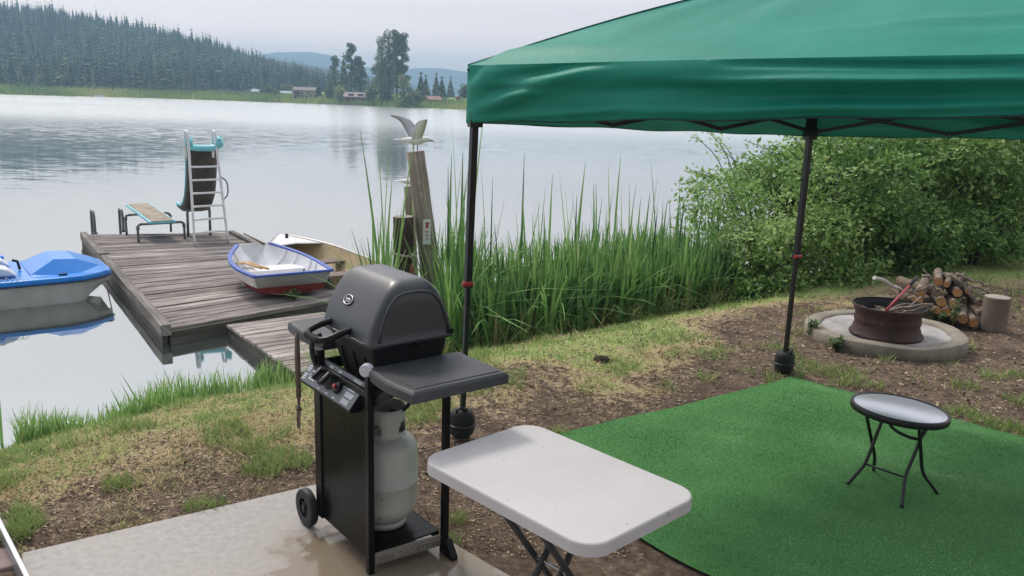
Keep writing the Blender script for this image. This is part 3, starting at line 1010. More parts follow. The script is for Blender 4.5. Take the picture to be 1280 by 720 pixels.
# control panel wedge
A0, A1 = -0.075, 0.435
prof = [(0.045, 0.868), (0.030, 0.872), (-0.060, 0.762), (-0.055, 0.748), (0.045, 0.748)]
cpm = MB().loft([[(A0, y, z) for y, z in prof], [(A1, y, z) for y, z in prof]], smooth=False)
cp = cpm.build("control_panel", black, g, bevel=0.003)
fn = Vector((0, -0.110, 0.090)).normalized()
fu = Vector((0, 0.09, 0.110)).normalized()
def onface(fx, fy, off=0.001):
    y = -0.060 + 0.090 * fy; z = 0.762 + 0.110 * fy
    return Vector((A0 + (A1 - A0) * fx, y, z)) + fn * off
MB().obox(onface(0.5, 0.5, 0.0015), ((A1 - A0) / 2 - 0.003, 0, 0), fu * 0.068, fn * 0.0012).build("face_plate", panm, cp)
tx_ = MB()
def para(fx0, fx1, fy0, fy1, rows):
    for k in range(rows):
        fy = fy1 + (fy0 - fy1) * (k + 0.5) / rows
        if k % 4 == 3: continue
        e = fx1 - random.random() * 0.25 * (fx1 - fx0)
        c = onface((fx0 + e) / 2, fy, 0.0035)
        tx_.obox(c, ((A1 - A0) * (e - fx0) / 2, 0, 0), fu * (0.32 * abs(fy1 - fy0) * 0.142 / rows), fn * 0.0005)
para(0.025, 0.09, 0.08, 0.92, 11); para(0.13, 0.24, 0.10, 0.92, 12); para(0.80, 0.95, 0.08, 0.94, 15)
for a_ in (0.36, 0.54):
    para(a_ - 0.03, a_ + 0.04, 0.84, 0.93, 2)
para(0.36, 0.41, 0.06, 0.12, 1); para(0.52, 0.58, 0.06, 0.12, 1); para(0.66, 0.70, 0.06, 0.12, 1)
tx_.build("panel_print", prt, cp)
for fx in (0.345, 0.505):
    kb = MB()
    c = onface(fx, 0.48, 0.0)
    e1 = (rtv * 0.8 + fu * -0.35).normalized(); e2 = fn.cross(e1)
    ringp = lambda r, o: [c + fn * o + e1 * (r * cos(2 * pi * k / 24)) + e2 * (r * sin(2 * pi * k / 24)) for k in range(24)]
    kb.loft([ringp(0.041, 0.002), ringp(0.040, 0.010), ringp(0.033, 0.018), ringp(0.031, 0.032), ringp(0.027, 0.035)])
    kb.obox(c + fn * 0.040, e2 * 0.033, e1 * 0.011, fn * 0.012)
    kbo = kb.build("knob", M("knob_plastic", (0.010, 0.010, 0.011), None, 0.35), cp, bevel=0.002)
    MB().obox(c + fn * 0.0525 + e2 * 0.012, e2 * 0.018, e1 * 0.0018, fn * 0.0008).build("pointer", prt, kbo)
igc = onface(0.665, 0.42, 0.0)
ig = MB().tube([igc, igc + fn * 0.022], [0.030, 0.024], 16)
igo = ig.build("igniter", black, cp, bevel=0.002)
MB().tube([igc + fn * 0.022, igc + fn * 0.036], 0.0085, 14).build("igniter_button", redm, igo)
# side shelves
def shelf(x0, x1, y0, y1, z, lip, front_drop):
    m_ = MB()
    nseg = 8
    rings = []
    for zz, ins in ((z - lip, 0.0), (z - 0.012, 0.0), (z, 0.012)):
        ring = []
        for k in range(nseg + 1):
            t = k / nseg
            ring.append((x0 + ins + (x1 - x0 - 2 * ins) * t, y0 + ins - 0.02 * sin(pi * t), zz))
        for k in range(nseg + 1):
            t = 1 - k / nseg
            ring.append((x0 + ins + (x1 - x0 - 2 * ins) * t, y1 - ins, zz))
        rings.append(ring)
    m_.loft(rings, True, True, smooth=False)
    return m_
sh = shelf(0.485, 0.865, 0.0, 0.475, 0.965, 0.050, 0.02).build("side_shelf", plas, g, bevel=0.004)
MB().box(0.55, 0.83, 0.03, 0.45, 0.9655, 0.968).build("shelf_inset", plas, sh, bevel=0.002)
MB().tube([(0.475, 0.012, 0.955), (0.500, -0.016, 0.955)], 0.028, 18).build("end_cap", M("white_plastic", (0.72, 0.74, 0.78), None, 0.4), sh, bevel=0.003)
sh2 = shelf(-0.42, 0.0, 0.03, 0.36, 0.962, 0.055, 0.02).build("side_shelf", plas, g, bevel=0.008)
MB().tube(smooth_path([(-0.005, 0.02, 0.99), (0.0, -0.02, 0.975), (0.012, -0.035, 0.93), (0.012, -0.02, 0.865), (0.012, 0.01, 0.82)]), 0.012, 12).build("hose", rub, g)
MB().tube(smooth_path([(0.42, 0.25, 0.80), (0.42, 0.25, 0.73), (0.36, 0.24, 0.68), (0.30, 0.22, 0.665)]), 0.010, 8).build("gas_hose", rub, g)
hk = MB().beam((0.60, 0.33, 0.90), (0.60, 0.33, 0.80), 0.022, 0.008, (1, 0, 0)).beam((0.60, 0.285, 0.90), (0.60, 0.285, 0.82), 0.010, 0.008, (1, 0, 0)).beam((0.60, 0.28, 0.895), (0.60, 0.345, 0.895), 0.012, 0.012)
hk.build("tool_hook", black, sh, bevel=0.002)

# propane tank standing on the bottom shelf
tk = thing("propane_tank", "pale grey green propane tank standing on the grill's bottom shelf", "gas tank", g.matrix_basis @ Vector((0.290, 0.195, 0.105)), GA)
tankm = M("tank_paint", (0.60, 0.60, 0.54), (0.50, 0.51, 0.46), 0.34, ns=7, rvar=0.2, bump=0.06, bs=60, speck=(30, 0.74, (0.25, 0.22, 0.18)))
R_ = 0.155
pr = [(0.10, 0.0), (0.105, 0.028), (0.06, 0.028)]
MB().lathe(pr, 36).build("foot_ring", tankm, tk)
body = [(0.0, 0.022), (0.06, 0.024), (0.105, 0.035), (0.135, 0.062), (R_ - 0.002, 0.10), (R_, 0.12), (R_, 0.218), (R_ + 0.0025, 0.221), (R_ + 0.0025, 0.229), (R_, 0.232), (R_, 0.375), (R_ - 0.004, 0.397), (0.138, 0.422), (0.112, 0.444), (0.07, 0.457), (0.0, 0.46)]
MB().lathe(body, 48).build("tank_body", tankm, tk)
cb = MB()
nq = 56
zz_ = [0.435, 0.475, 0.505, 0.525, 0.565, 0.585]
for i in range(len(zz_) - 1):
    for k in range(nq):
        a0, a1 = 2 * pi * k / nq, 2 * pi * (k + 1) / nq
        hole = i in (1, 2) and (k % 14) in ((2, 3, 4, 5, 6, 7) if i == 1 else (3, 4, 5, 6))
        if hole: continue
        rr = 0.098
        cb.add([(rr * cos(a0), rr * sin(a0), zz_[i]), (rr * cos(a1), rr * sin(a1), zz_[i]), (rr * cos(a1), rr * sin(a1), zz_[i + 1]), (rr * cos(a0), rr * sin(a0), zz_[i + 1])], [(0, 1, 2, 3)], True)
cbo = cb.build("collar", tankm, tk, solid=0.004)
bm = bmesh.new(); bm.from_mesh(cbo.data); bmesh.ops.remove_doubles(bm, verts=bm.verts, dist=0.0005); bmesh.ops.recalc_face_normals(bm, faces=bm.faces); bm.to_mesh(cbo.data); bm.free()
MB().tube([(0.098 * cos(2 * pi * k / 40), 0.098 * sin(2 * pi * k / 40), 0.585) for k in range(41)], 0.005, 8, False).build("rolled_rim", tankm, cbo)
vb = MB().tube([(0, 0, 0.45), (0, 0, 0.53)], 0.022, 14).tube([(-0.05, 0, 0.50), (0.06, 0, 0.50)], 0.016, 12)
vbo = vb.build("valve", M("brass", (0.45, 0.33, 0.12), None, 0.35, 0.9), tk)
MB().tube([(0, 0, 0.53), (0, 0, 0.556)], [0.032, 0.036], 16).build("valve_knob", black, vbo)

# barbecue fork hanging from the left shelf
fp = g.matrix_basis @ Vector((-0.262, 0.012, 0.0))
fk = thing("barbecue_fork", "long wooden handled fork hanging from the grill's left shelf", "fork", (fp.x, fp.y, 0.93), GA)
fwood = M("old_handle_wood", (0.22, 0.16, 0.115), (0.13, 0.095, 0.07), 0.8, ns=30, bump=0.4, bs=90)
frust = M("rusty_steel", (0.24, 0.19, 0.16), (0.13, 0.09, 0.075), 0.6, 0.4, ns=30)
MB().tube([(0, 0, 0.0), (0, 0, -0.12), (0.002, 0, -0.33)], [0.012, 0.0145, 0.013], 10).build("handle", fwood, fk)
MB().tube([(0, 0, 0.012), (0.0, 0, -0.012)], 0.004, 8).build("hanger", frust, fk)
MB().tube([(0.002, 0, -0.325), (0.002, 0, -0.385)], [0.010, 0.006], 8).build("ferrule", frust, fk)
tn = MB().tube([(0.002, 0, -0.37), (0.002, 0, -0.40)], [0.006, 0.016], 8)
for k in (-1.5, -0.5, 0.5, 1.5):
    tn.tube([(0.002 + k * 0.008, 0, -0.395), (0.002 + k * 0.011, -0.004, -0.43), (0.002 + k * 0.011, -0.004, -0.50)], [0.004, 0.0036, 0.0018], 6)
tn.build("prongs", frust, fk)

# ================================================================== WHITE FOLDING TABLE
Lc, Bc, Rc, Fc = [Vector((p[0], p[1], 0)) for p in ((-0.355, 3.045), (0.082, 3.525), (0.742, 2.828), (0.271, 2.388))]
cen = (Lc + Bc + Rc + Fc) / 4
ax_ = ((Rc - Bc) + (Fc - Lc)).normalized()
TA = atan2(ax_.y, ax_.x)
TL, TW = 0.905, 0.612
tb = thing("folding_table", "white plastic folding table with dark crossed legs beside the grill", "table", (cen.x, cen.y, 0), TA)
wpl = M("table_plastic", (0.61, 0.585, 0.58), (0.535, 0.51, 0.50), 0.5, ns=2.2, bump=0.22, bs=420, speck=(34.0, 0.725, (0.34, 0.31, 0.28)))
darkleg = M("table_leg_paint", (0.028, 0.027, 0.026), (0.018, 0.018, 0.018), 0.4, ns=15)
def rr2(hx, hy, r, n=24):
    return [(x, y) for x, y, _ in rrect(-hx, hx, -hy, hy, 0, n, r)]
tp = MB().loft([[(x, y, z) for x, y in rr2(TL / 2 - i_, TW / 2 - i_, 0.095 - i_ * 0.5)] for z, i_ in ((0.674, 0.012), (0.672, 0.0), (0.709, 0.0), (0.7155, 0.0015), (0.719, 0.005), (0.720, 0.010), (0.7196, 0.05))], True, True, smooth=False)
top = tp.build("tabletop", wpl, tb)
for v in top.data.polygons: pass
XA = [(-0.17, 1), (0.065, 1)]
XB = [(-0.125, -1), (0.02, -1)]
def frame(xs, sgn, nm):
    m_ = MB()
    for x, _ in xs:
        m_.tube([(x, -sgn * 0.235, 0.675), (x, sgn * 0.235, 0.013)], 0.0135, 12)
    m_.tube([(xs[0][0], sgn * 0.235, 0.014), (xs[1][0], sgn * 0.235, 0.014)], 0.0135, 10)
    m_.tube([(xs[0][0], -sgn * 0.235, 0.668), (xs[1][0], -sgn * 0.235, 0.668)], 0.0135, 10)
    return m_
XA = [(-0.09, 1), (0.105, 1)]; XB = [(-0.045, 1), (0.06, 1)]
frame(XA, 1, "a").build("leg_frame", darkleg, tb)
frame(XB, -1, "b").build("leg_frame", darkleg, tb)
MB().tube([(-0.105, 0, 0.344), (0.12, 0, 0.344)], 0.008, 10).build("pivot_bar", steel, tb)
MB().tube([(-0.09, 0.10, 0.20), (0.105, 0.10, 0.20)], 0.011, 10).build("crossbar", darkleg, tb)

# ================================================================== SMALL ROUND TABLE
rt = thing("round_table", "small round folding table with black frame on the green mat", "table", (2.12, 4.355, 0.025), 0.0)
blk = M("black_powder_coat", (0.014, 0.014, 0.015), (0.010, 0.010, 0.010), 0.38, ns=12)
glassy = M("frosted_glass_top", (0.88, 0.87, 0.92), (0.80, 0.79, 0.84), 0.35, metal=0.85, spec=0.7, coat=0.2, ns=45, bump=0.12, bs=220)
tilt = Matrix.Rotation(radians(-1.2), 4, "X") @ Matrix.Rotation(radians(3.2), 4, "Y")
[n for n in glassy.node_tree.nodes if n.type == "BSDF_PRINCIPLED"][0].inputs["IOR"].default_value = 2.2
rim = MB().lathe([(0.242, 0.462), (0.250, 0.460), (0.254, 0.466), (0.254, 0.492), (0.249, 0.498), (0.240, 0.497), (0.238, 0.490), (0.242, 0.462)], 64).build("rim", blk, rt)
tpg = MB().lathe([(0.0, 0.486), (0.239, 0.486), (0.2395, 0.491), (0.236, 0.4935), (0.0, 0.494)], 64).build("glass_top", glassy, rt)
rim.matrix_local = tilt; tpg.matrix_local = tilt
fe = [Vector((G(*p, 0.03).x - 2.12, G(*p, 0.03).y - 4.355, 0.0)) for p in ((1058, 607), (1127, 635), (1174, 620), (1092, 590))]
def on_tilt(x, y, z=0.462):
    return tilt @ Vector((x, y, z))
tops = {0: on_tilt(0.02, 0.165), 1: on_tilt(0.10, -0.13), 2: on_tilt(-0.02, -0.165), 3: on_tilt(-0.12, 0.13)}
# each leg: straight upper part, knee, splayed foot
def rleg(foot, topp, knee_t):
    kp = foot.lerp(topp, knee_t)
    kp = Vector((kp.x * 0.78, kp.y * 0.78, kp.z))
    return smooth_path([topp, topp.lerp(kp, 0.5), kp, kp.lerp(foot, 0.5), foot + Vector((0, 0, 0.006))], 3)
pairs = []
for fi, tgt in ((0, Vector((-0.02, 0.14, 0))), (1, Vector((0.17, -0.02, 0))), (2, Vector((0.02, -0.12, 0))), (3, Vector((-0.20, -0.02, 0)))):
    pass
lt_ = [on_tilt(-0.02, 0.10), on_tilt(0.16, -0.02), on_tilt(0.06, -0.10), on_tilt(-0.175, 0.03)]
for i in range(4):
    MB().tube(rleg(fe[i], lt_[i], 0.32), 0.0095, 10).build("leg", blk, rt)
k0 = Vector((fe[0].lerp(lt_[0], 0.30).x * 0.80, fe[0].lerp(lt_[0], 0.30).y * 0.80, 0.14))
k1 = Vector((fe[1].lerp(lt_[1], 0.30).x * 0.80, fe[1].lerp(lt_[1], 0.30).y * 0.80, 0.14))
MB().tube([k0, k1], 0.006, 8).build("crossbar", blk, rt)
MB().tube(smooth_path([lt_[0], lt_[0].lerp(lt_[1], 0.12) + Vector((-0.02, -0.06, -0.09)), lt_[0].lerp(lt_[1], 0.75) + Vector((-0.02, -0.06, -0.12)), lt_[1] + Vector((0, 0, -0.05))]), 0.009, 8).build("brace", blk, rt)

# ================================================================== POP-UP CANOPY
P1, P2, P3, P4 = Vector((-0.294, 4.975, 0)), Vector((2.214, 6.492, 0)), Vector((2.04, 2.80, 0)), Vector((4.36, 4.36, 0))
eb_ = {0: 1.962, 1: 1.900, 2: 2.115, 3: 2.02}       # valance bottom heights
et_ = {0: 2.285, 1: 2.215, 2: 2.315, 3: 2.28}       # eave heights
apex = Vector((2.05, 4.65, 2.90))
cn = thing("canopy", "green pop-up canopy on thin black legs over the mat", "canopy", (2.05, 4.65, 0))
off = Vector((2.05, 4.65, 0))
CT = [Vector((P1.x, P1.y, et_[0])), Vector((P2.x, P2.y, et_[1])), Vector((P4.x, P4.y, et_[3])), Vector((P3.x, P3.y, et_[2]))]
CBm = [Vector((P1.x, P1.y, eb_[0])), Vector((P2.x, P2.y, eb_[1])), Vector((P4.x, P4.y, eb_[3])), Vector((P3.x, P3.y, eb_[2]))]
cvm = MB()
def ridge(u, v, u0, v0, u1, v1, wd, am):
    "soft crease along a segment in cloth coordinates"
    dx, dy = u1 - u0, v1 - v0
    t = max(0, min(1, ((u - u0) * dx + (v - v0) * dy) / (dx * dx + dy * dy)))
    d = hypot((u - u0 - dx * t) * 2.2, v - v0 - dy * t)
    return am * exp(-(d / wd) ** 2) * (0.35 + 0.65 * sin(pi * min(1, max(0.0, t * 0.9 + 0.05))))
rd = random.Random(5)
for s_ in range(4):
    a, b_ = CT[s_], CT[(s_ + 1) % 4]
    al, bl = CBm[s_], CBm[(s_ + 1) % 4]
    outw = Vector(((b_ - a).y, -(b_ - a).x, 0)).normalized()
    if outw.dot((a + b_) / 2 - Vector((apex.x, apex.y, 0))) < 0: outw = -outw
    front = s_ == 3
    creases = []
    if front:   # u runs from P3 (u=0) to P1 (u=1); v from bottom 0 to eave 1
        creases = [(0.99, 0.10, 0.74, 0.86, 0.11, 0.042), (0.99, 0.34, 0.93, 0.85, 0.07, 0.026), (0.97, 0.04, 0.66, 0.20, 0.07, 0.018), (0.62, 0.14, 0.05, 0.20, 0.09, 0.024), (0.52, 0.66, 0.0, 0.58, 0.07, 0.026), (0.88, 0.78, 0.72, 0.98, 0.09, -0.030), (0.93, 0.52, 0.80, 0.62, 0.10, -0.026), (0.72, 0.52, 0.45, 0.55, 0.14, -0.028), (0.50, 0.40, 0.1, 0.36, 0.10, -0.026), (0.45, 0.92, 0.05, 0.82, 0.06, -0.022), (0.995, 0.55, 0.95, 0.95, 0.05, 0.018), (0.985, 0.7, 0.965, 0.98, 0.03, -0.012)]
    else:
        for k in range(6):
            u0 = rd.random(); creases.append((u0, rd.random(), min(1, max(0, u0 + rd.uniform(-0.5, 0.5))), rd.random(), rd.uniform(0.06, 0.14), rd.uniform(-0.02, 0.02)))
    def roof(u, v, a=a, b_=b_, outw=outw, front=front):
        e = a.lerp(b_, u)
        p = apex.lerp(e, v)
        belly = sin(pi * u)
        p.z += 0.06 * sin(pi * v) * (1 - 0.45 * belly) - (-0.012 if front else 0.03) * belly * v * v
        if front:
            p.z -= 0.012 * belly ** 0.7 * max(0.0, (v - 0.86) / 0.14) ** 2
        p.z += 0.012 * sin(u * 19 + 1.3 * s_) * v * sin(pi * v) + 0.008 * sin(u * 41 + v * 6) * v * v * (1 - v) * 2
        if front:
            p.z += 0.018 * exp(-((v - 0.90) / 0.035) ** 2) * (0.5 + 0.5 * sin(u * 8 + 1)) + 0.020 * exp(-((v - 0.80 - 0.1 * u) / 0.03) ** 2) * sst(0.6, 0.1, u)
        p += outw * (0.045 * belly * v ** 4)
        return p - off
    def val(u, v, a=a, b_=b_, al=al, bl=bl, outw=outw, creases=creases, front=front):
        e = a.lerp(b_, u); l_ = al.lerp(bl, u)
        w_ = 1 - v                                   # w_ = height share
        p = l_.lerp(e, w_)
        belly = sin(pi * u)
        base = 0.045 * belly * w_ ** 1.5 - 0.01 * belly * (1 - w_) + (0.065 * belly ** 0.8 * sin(pi * w_) * w_ if front else 0)
        if front:
            p.z -= 0.012 * belly ** 0.7 * w_
        d = 1.5 * sum(ridge(u, w_, *c) for c in creases) * sin(pi * min(1, max(0, u)) ) ** 0.25
        d += 0.006 * sin(u * 31 + 2) * (1 - w_)
        d *= 1 if w_ < 0.98 else max(0.0, (1.0 - w_) / 0.02)
        p += outw * (base + d)
        p.z -= (-0.012 if front else 0.03) * belly * w_ * w_ - 0.006 * sin(u * 23) * (1 - w_) * belly
        return p - off
    cvm.grid(roof, 56, 40)
    cvm.grid(val, 110, 26)
fabm, N, L = newmat("canopy_fabric")
tcn = N.new("ShaderNodeTexCoord").outputs["Object"]
f_ = noise(N, L, tcn, 3.0, 5, 0.6)
wv_ = noise(N, L, tcn, 28.0, 4, 0.6)
cc = ramp(N, L, f_, [(0.35, (0.014, 0.255, 0.180)), (0.7, (0.020, 0.31, 0.225))])
finish(fabm, N, L, cc, 0.50, 0, bumpn(N, L, wv_, 0.22, 0.01), 0.20, 0.15, tcol=(0.06, 0.24, 0.17))
cvo = cvm.build("canopy_cover", fabm, cn, fixn=False)
bm = bmesh.new(); bm.from_mesh(cvo.data); bmesh.ops.remove_doubles(bm, verts=bm.verts, dist=0.0006); bmesh.ops.recalc_face_normals(bm, faces=bm.faces); bm.to_mesh(cvo.data); bm.free()
sm = MB()
for q_ in CT:                                     # stitched hip seams
    pth = []
    for k in range(25):
        v = k / 24
        p = apex.lerp(q_, v); p.z += 0.06 * sin(pi * v) + 0.001
        pth.append(p - off)
    sm.tube(pth, 0.0035, 6)
sm.build("seams", M("seam_dark", (0.008, 0.10, 0.07), None, 0.7), cvo)
hem = MB()
for s_ in range(4):
    al, bl = CBm[s_], CBm[(s_ + 1) % 4]
    outw = Vector(((bl - al).y, -(bl - al).x, 0)).normalized()
    hem.tube([al.lerp(bl, k / 24) - off + Vector((0, 0, 0.006 * sin(k / 24 * 23) * sin(pi * k / 24))) for k in range(25)], 0.004, 6)
hem.build("hem", M("hem_dark", (0.008, 0.05, 0.038), None, 0.7), cvo)
legm = M("black_frame_paint", (0.010, 0.010, 0.011), (0.016, 0.016, 0.017), 0.35, ns=12)
legtops = [(P1, eb_[0], G(577, 545)), (P2, eb_[1], G(979, 466)), (P4, eb_[3], P4), (P3, eb_[2], P3)]
for q_, hb2, ft_ in legtops:
    tq = Vector((q_.x, q_.y, hb2 + 0.20)) - off
    bq = Vector((ft_.x, ft_.y, 0.0)) - off
    inn = (Vector((apex.x, apex.y, 0)) - q_).normalized() * 0.05
    tq = tq + inn
    mid = bq.lerp(tq, 0.52)
    lo = MB().beam(bq + Vector((0, 0, 0.006)), mid, 0.030, 0.030, (1, 0.6, 0))
    lo.obox(bq + Vector((0, 0, 0.003)), (0.045, 0, 0), (0, 0.045, 0), (0, 0, 0.003))
    lg = lo.build("leg", legm, cn, bevel=0.003)
    MB().beam(bq.lerp(tq, 0.45), tq, 0.040, 0.040, (1, 0.6, 0)).build("upper_tube", legm, lg, bevel=0.003)
    kq = bq.lerp(tq, 0.462)
    MB().obox(kq, (0.026, 0.006, 0), (-0.006, 0.026, 0), (0, 0, 0.022)).build("height_clamp", legm, lg, bevel=0.003)
    MB().tube([kq + Vector((-0.03, -0.045, 0.004)), kq + Vector((0.03, -0.02, 0.004))] , 0.014, 10).build("release_button", redm, lg, bevel=0.002)
    kb2 = Vector((q_.x, q_.y, hb2 + 0.02)) - off + inn
    MB().obox(kb2, (0.036, 0.012, 0), (-0.012, 0.036, 0), (0, 0, 0.045)).obox(kb2 + Vector((0, 0, 0.09)), (0.028, 0.010, 0), (-0.010, 0.028, 0), (0, 0, 0.06)).build("corner_bracket", legm, lg, bevel=0.004)
# scissor truss: three crossing pairs on each side
order = [0, 1, 2, 3]
zb = [eb_[0] + 0.012, eb_[1] + 0.03, eb_[3] + 0.012, eb_[2] + 0.03]
for s_ in range(4):
    a, b_ = CT[s_].copy(), CT[(s_ + 1) % 4].copy()
    ins = 0.10
    ca = Vector((apex.x, apex.y, 0))
    a += (Vector((ca.x - a.x, ca.y - a.y, 0))).normalized() * ins
    b_ += (Vector((ca.x - b_.x, ca.y - b_.y, 0))).normalized() * ins
    for k in range(3):
        for sgn in (0, 1):
            t0, t1 = k / 3, (k + 1) / 3
            q0, q1 = a.lerp(b_, t0), a.lerp(b_, t1)
            z0_ = zb[s_] * (1 - t0) + zb[(s_ + 1) % 4] * t0
            z1_ = zb[s_] * (1 - t1) + zb[(s_ + 1) % 4] * t1
            q0.z = z0_ + (0.17 if sgn else 0.0)
            q1.z = z1_ + (0.0 if sgn else 0.17)
            sd_ = (b_ - a).normalized().cross(Vector((0, 0, 1))) * (0.012 if sgn else -0.012)
            MB().beam(q0 - off + sd_, q1 - off + sd_, 0.014, 0.026).build("truss_bar", legm, cn, bevel=0.002)
# roof poles
for q_ in CT:
    pth = []
    for k in range(9):
        v = k / 8
        p = apex.lerp(q_, v); p.z += 0.06 * sin(pi * v) - 0.03
        pth.append(p - off)
    MB().tube(pth, 0.011, 8).build("roof_pole", legm, cn)

bagm = M("black_canvas", (0.016, 0.016, 0.018), (0.010, 0.010, 0.011), 0.75, ns=14, bump=0.5, bs=35)
def weight_bag(ft_, lab, yaw):
    t = thing("weight_bag", lab, "weight bag", (ft_.x, ft_.y, 0), yaw, "weight bags on the canopy legs")
    rings = []
    rb = random.Random(int(ft_.x * 100))
    for z, r in ((0.008, 0.066), (0.02, 0.078), (0.06, 0.082), (0.11, 0.080), (0.15, 0.076), (0.175, 0.066), (0.182, 0.03)):
        rings.append([((r * (1 + 0.07 * sin(3 * a + z * 30) + 0.05 * rb.uniform(-1, 1))) * cos(a), (r * (1 + 0.07 * sin(2 * a + z * 20) + 0.05 * rb.uniform(-1, 1))) * sin(a), z) for a in [2 * pi * k / 20 for k in range(20)]])
    MB().loft(rings).build("bag", bagm, t, sub=1)
    MB().tube([(0.084 * cos(2 * pi * k / 20), 0.084 * sin(2 * pi * k / 20), 0.085) for k in range(21)], 0.008, 6, False).build("strap", legm, t)
    MB().tube([(-0.05, -0.05, 0.18), (-0.055, -0.055, 0.20), (-0.02, -0.03, 0.205), (0.02, -0.05, 0.19)], 0.010, 6).build("strap_loop", legm, t)
weight_bag(G(577, 545), "black weight bag strapped round the canopy leg behind the grill", 0.4)
weight_bag(G(979, 466), "black weight bag strapped round the canopy leg at the mat's far corner", 1.1)

# ================================================================== DOCK
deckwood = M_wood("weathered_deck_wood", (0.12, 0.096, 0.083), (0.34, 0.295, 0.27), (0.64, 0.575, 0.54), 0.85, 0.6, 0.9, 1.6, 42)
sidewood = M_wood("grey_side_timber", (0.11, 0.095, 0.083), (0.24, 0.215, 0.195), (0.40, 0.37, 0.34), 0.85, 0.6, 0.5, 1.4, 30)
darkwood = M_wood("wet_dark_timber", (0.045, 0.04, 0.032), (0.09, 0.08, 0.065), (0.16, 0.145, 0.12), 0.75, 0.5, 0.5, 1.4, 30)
DZ = -0.50
dA, dB, dC, dD = Vector((-3.801, 9.013, DZ)), Vector((-7.683, 14.904, DZ)), Vector((-5.385, 15.62, DZ)), Vector((-2.10, 10.85, DZ))
dk = thing("dock", "weathered grey plank swimming dock floating at the end of the walkway", "dock", (dA.x, dA.y, DZ))
rd = random.Random(12)
pl = MB()
NP = 48
for k in range(NP):
    t0, t1 = k / NP, (k + 1) / NP - 0.0011
    l0, l1 = dA.lerp(dB, t0), dA.lerp(dB, t1)
    r0, r1 = dD.lerp(dC, t0), dD.lerp(dC, t1)
    c = (l0 + l1 + r0 + r1) / 4 - dA
    ax = ((r0 + r1) - (l0 + l1)) / 4
    ay = ((l1 - l0) + (r1 - r0)) / 4
    z = rd.uniform(-0.006, 0.004)
    tl = rd.uniform(-0.004, 0.004)
    ax = ax * (1 + rd.uniform(-0.004, 0.012)) + Vector((0, 0, tl))
    pl.obox(c + Vector((0, 0, z - 0.019)), ax, ay * 0.97, (0, 0, 0.019), min(1, max(0, 0.5 + rd.gauss(0, 0.24) - 0.18 * (k / NP))), k + 1)
pl.build("planks", deckwood, dk, bevel=0.004, seg=1)
def curb(a, b_, w_, h_, zt, name, mat_, grain, tint=0.5):
    return MB().beam(a - dA + Vector((0, 0, zt - h_ / 2)), b_ - dA + Vector((0, 0, zt - h_ / 2)), w_, h_, (0, 0, 1), tint, grain).build(name, mat_, dk, bevel=0.006)
oL = (dA - dD).normalized() * 0.05
jn = dA.lerp(dB, 0.66)
curb(dA + oL - (dB - dA).normalized() * 0.04, jn + oL, 0.11, 0.13, 0.055, "curb_rail", sidewood, 3, 0.55)
curb(jn + oL, dB + oL, 0.11, 0.13, 0.050, "curb_rail", sidewood, 4, 0.45)
MB().obox(jn + oL - dA + Vector((0, 0, 0.06)), (0.05, 0.05, 0), (0.05, -0.05, 0), (0, 0, 0.012)).build("cleat", M("cleat_iron", (0.06, 0.055, 0.05), None, 0.6, 0.5), dk, bevel=0.004)
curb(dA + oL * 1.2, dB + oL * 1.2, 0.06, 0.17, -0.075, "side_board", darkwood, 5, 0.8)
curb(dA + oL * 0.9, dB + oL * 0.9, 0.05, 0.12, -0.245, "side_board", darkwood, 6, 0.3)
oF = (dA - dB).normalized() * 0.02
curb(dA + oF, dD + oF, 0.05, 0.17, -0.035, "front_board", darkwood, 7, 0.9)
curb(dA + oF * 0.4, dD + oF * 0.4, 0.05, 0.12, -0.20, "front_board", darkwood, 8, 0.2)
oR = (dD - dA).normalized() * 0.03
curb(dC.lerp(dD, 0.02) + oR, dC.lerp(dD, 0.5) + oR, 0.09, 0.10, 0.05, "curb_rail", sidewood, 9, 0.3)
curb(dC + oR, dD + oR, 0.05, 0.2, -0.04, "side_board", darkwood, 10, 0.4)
for k in range(3):
    c0_, c1_ = dA.lerp(dD, 0.18 + 0.32 * k), dB.lerp(dC, 0.18 + 0.32 * k)
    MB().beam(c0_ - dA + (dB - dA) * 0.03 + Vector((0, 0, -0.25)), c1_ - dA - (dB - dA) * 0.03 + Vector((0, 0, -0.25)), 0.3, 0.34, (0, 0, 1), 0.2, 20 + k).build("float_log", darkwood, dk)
# gangway
gw = thing("gangway", "lower plank walkway leading from the shore to the dock", "walkway", (0, 0, 0))
ga, gb = Vector((-3.30, 9.40, -0.545)), Vector((-2.02, 7.60, -0.50))
gs = Vector((0.80, 0.60, 0)).normalized() * 1.2
gp_ = MB()
NG = 15
for k in range(NG):
    t0, t1 = k / NG, (k + 1) / NG - 0.004
    c = ga.lerp(gb, (t0 + t1) / 2) + gs / 2
    gp_.obox(c + Vector((0, 0, rd.uniform(-0.004, 0.004) - 0.018)), gs / 2 * (1 + rd.uniform(-0.01, 0.01)), (gb - ga) * (t1 - t0) / 2 * 0.97, (0, 0, 0.018), min(1, max(0.1, 0.72 + rd.gauss(0, 0.16))), 60 + k)
gp_.build("planks", deckwood, gw, bevel=0.004, seg=1)
for k in (0.03, 0.97):
    MB().beam(ga + gs * k + Vector((0, 0, -0.10)), gb + gs * k + Vector((0, 0, -0.10)), 0.05, 0.12, (0, 0, 1), 0.5, 80 + k).build("stringer", darkwood, gw, bevel=0.005)

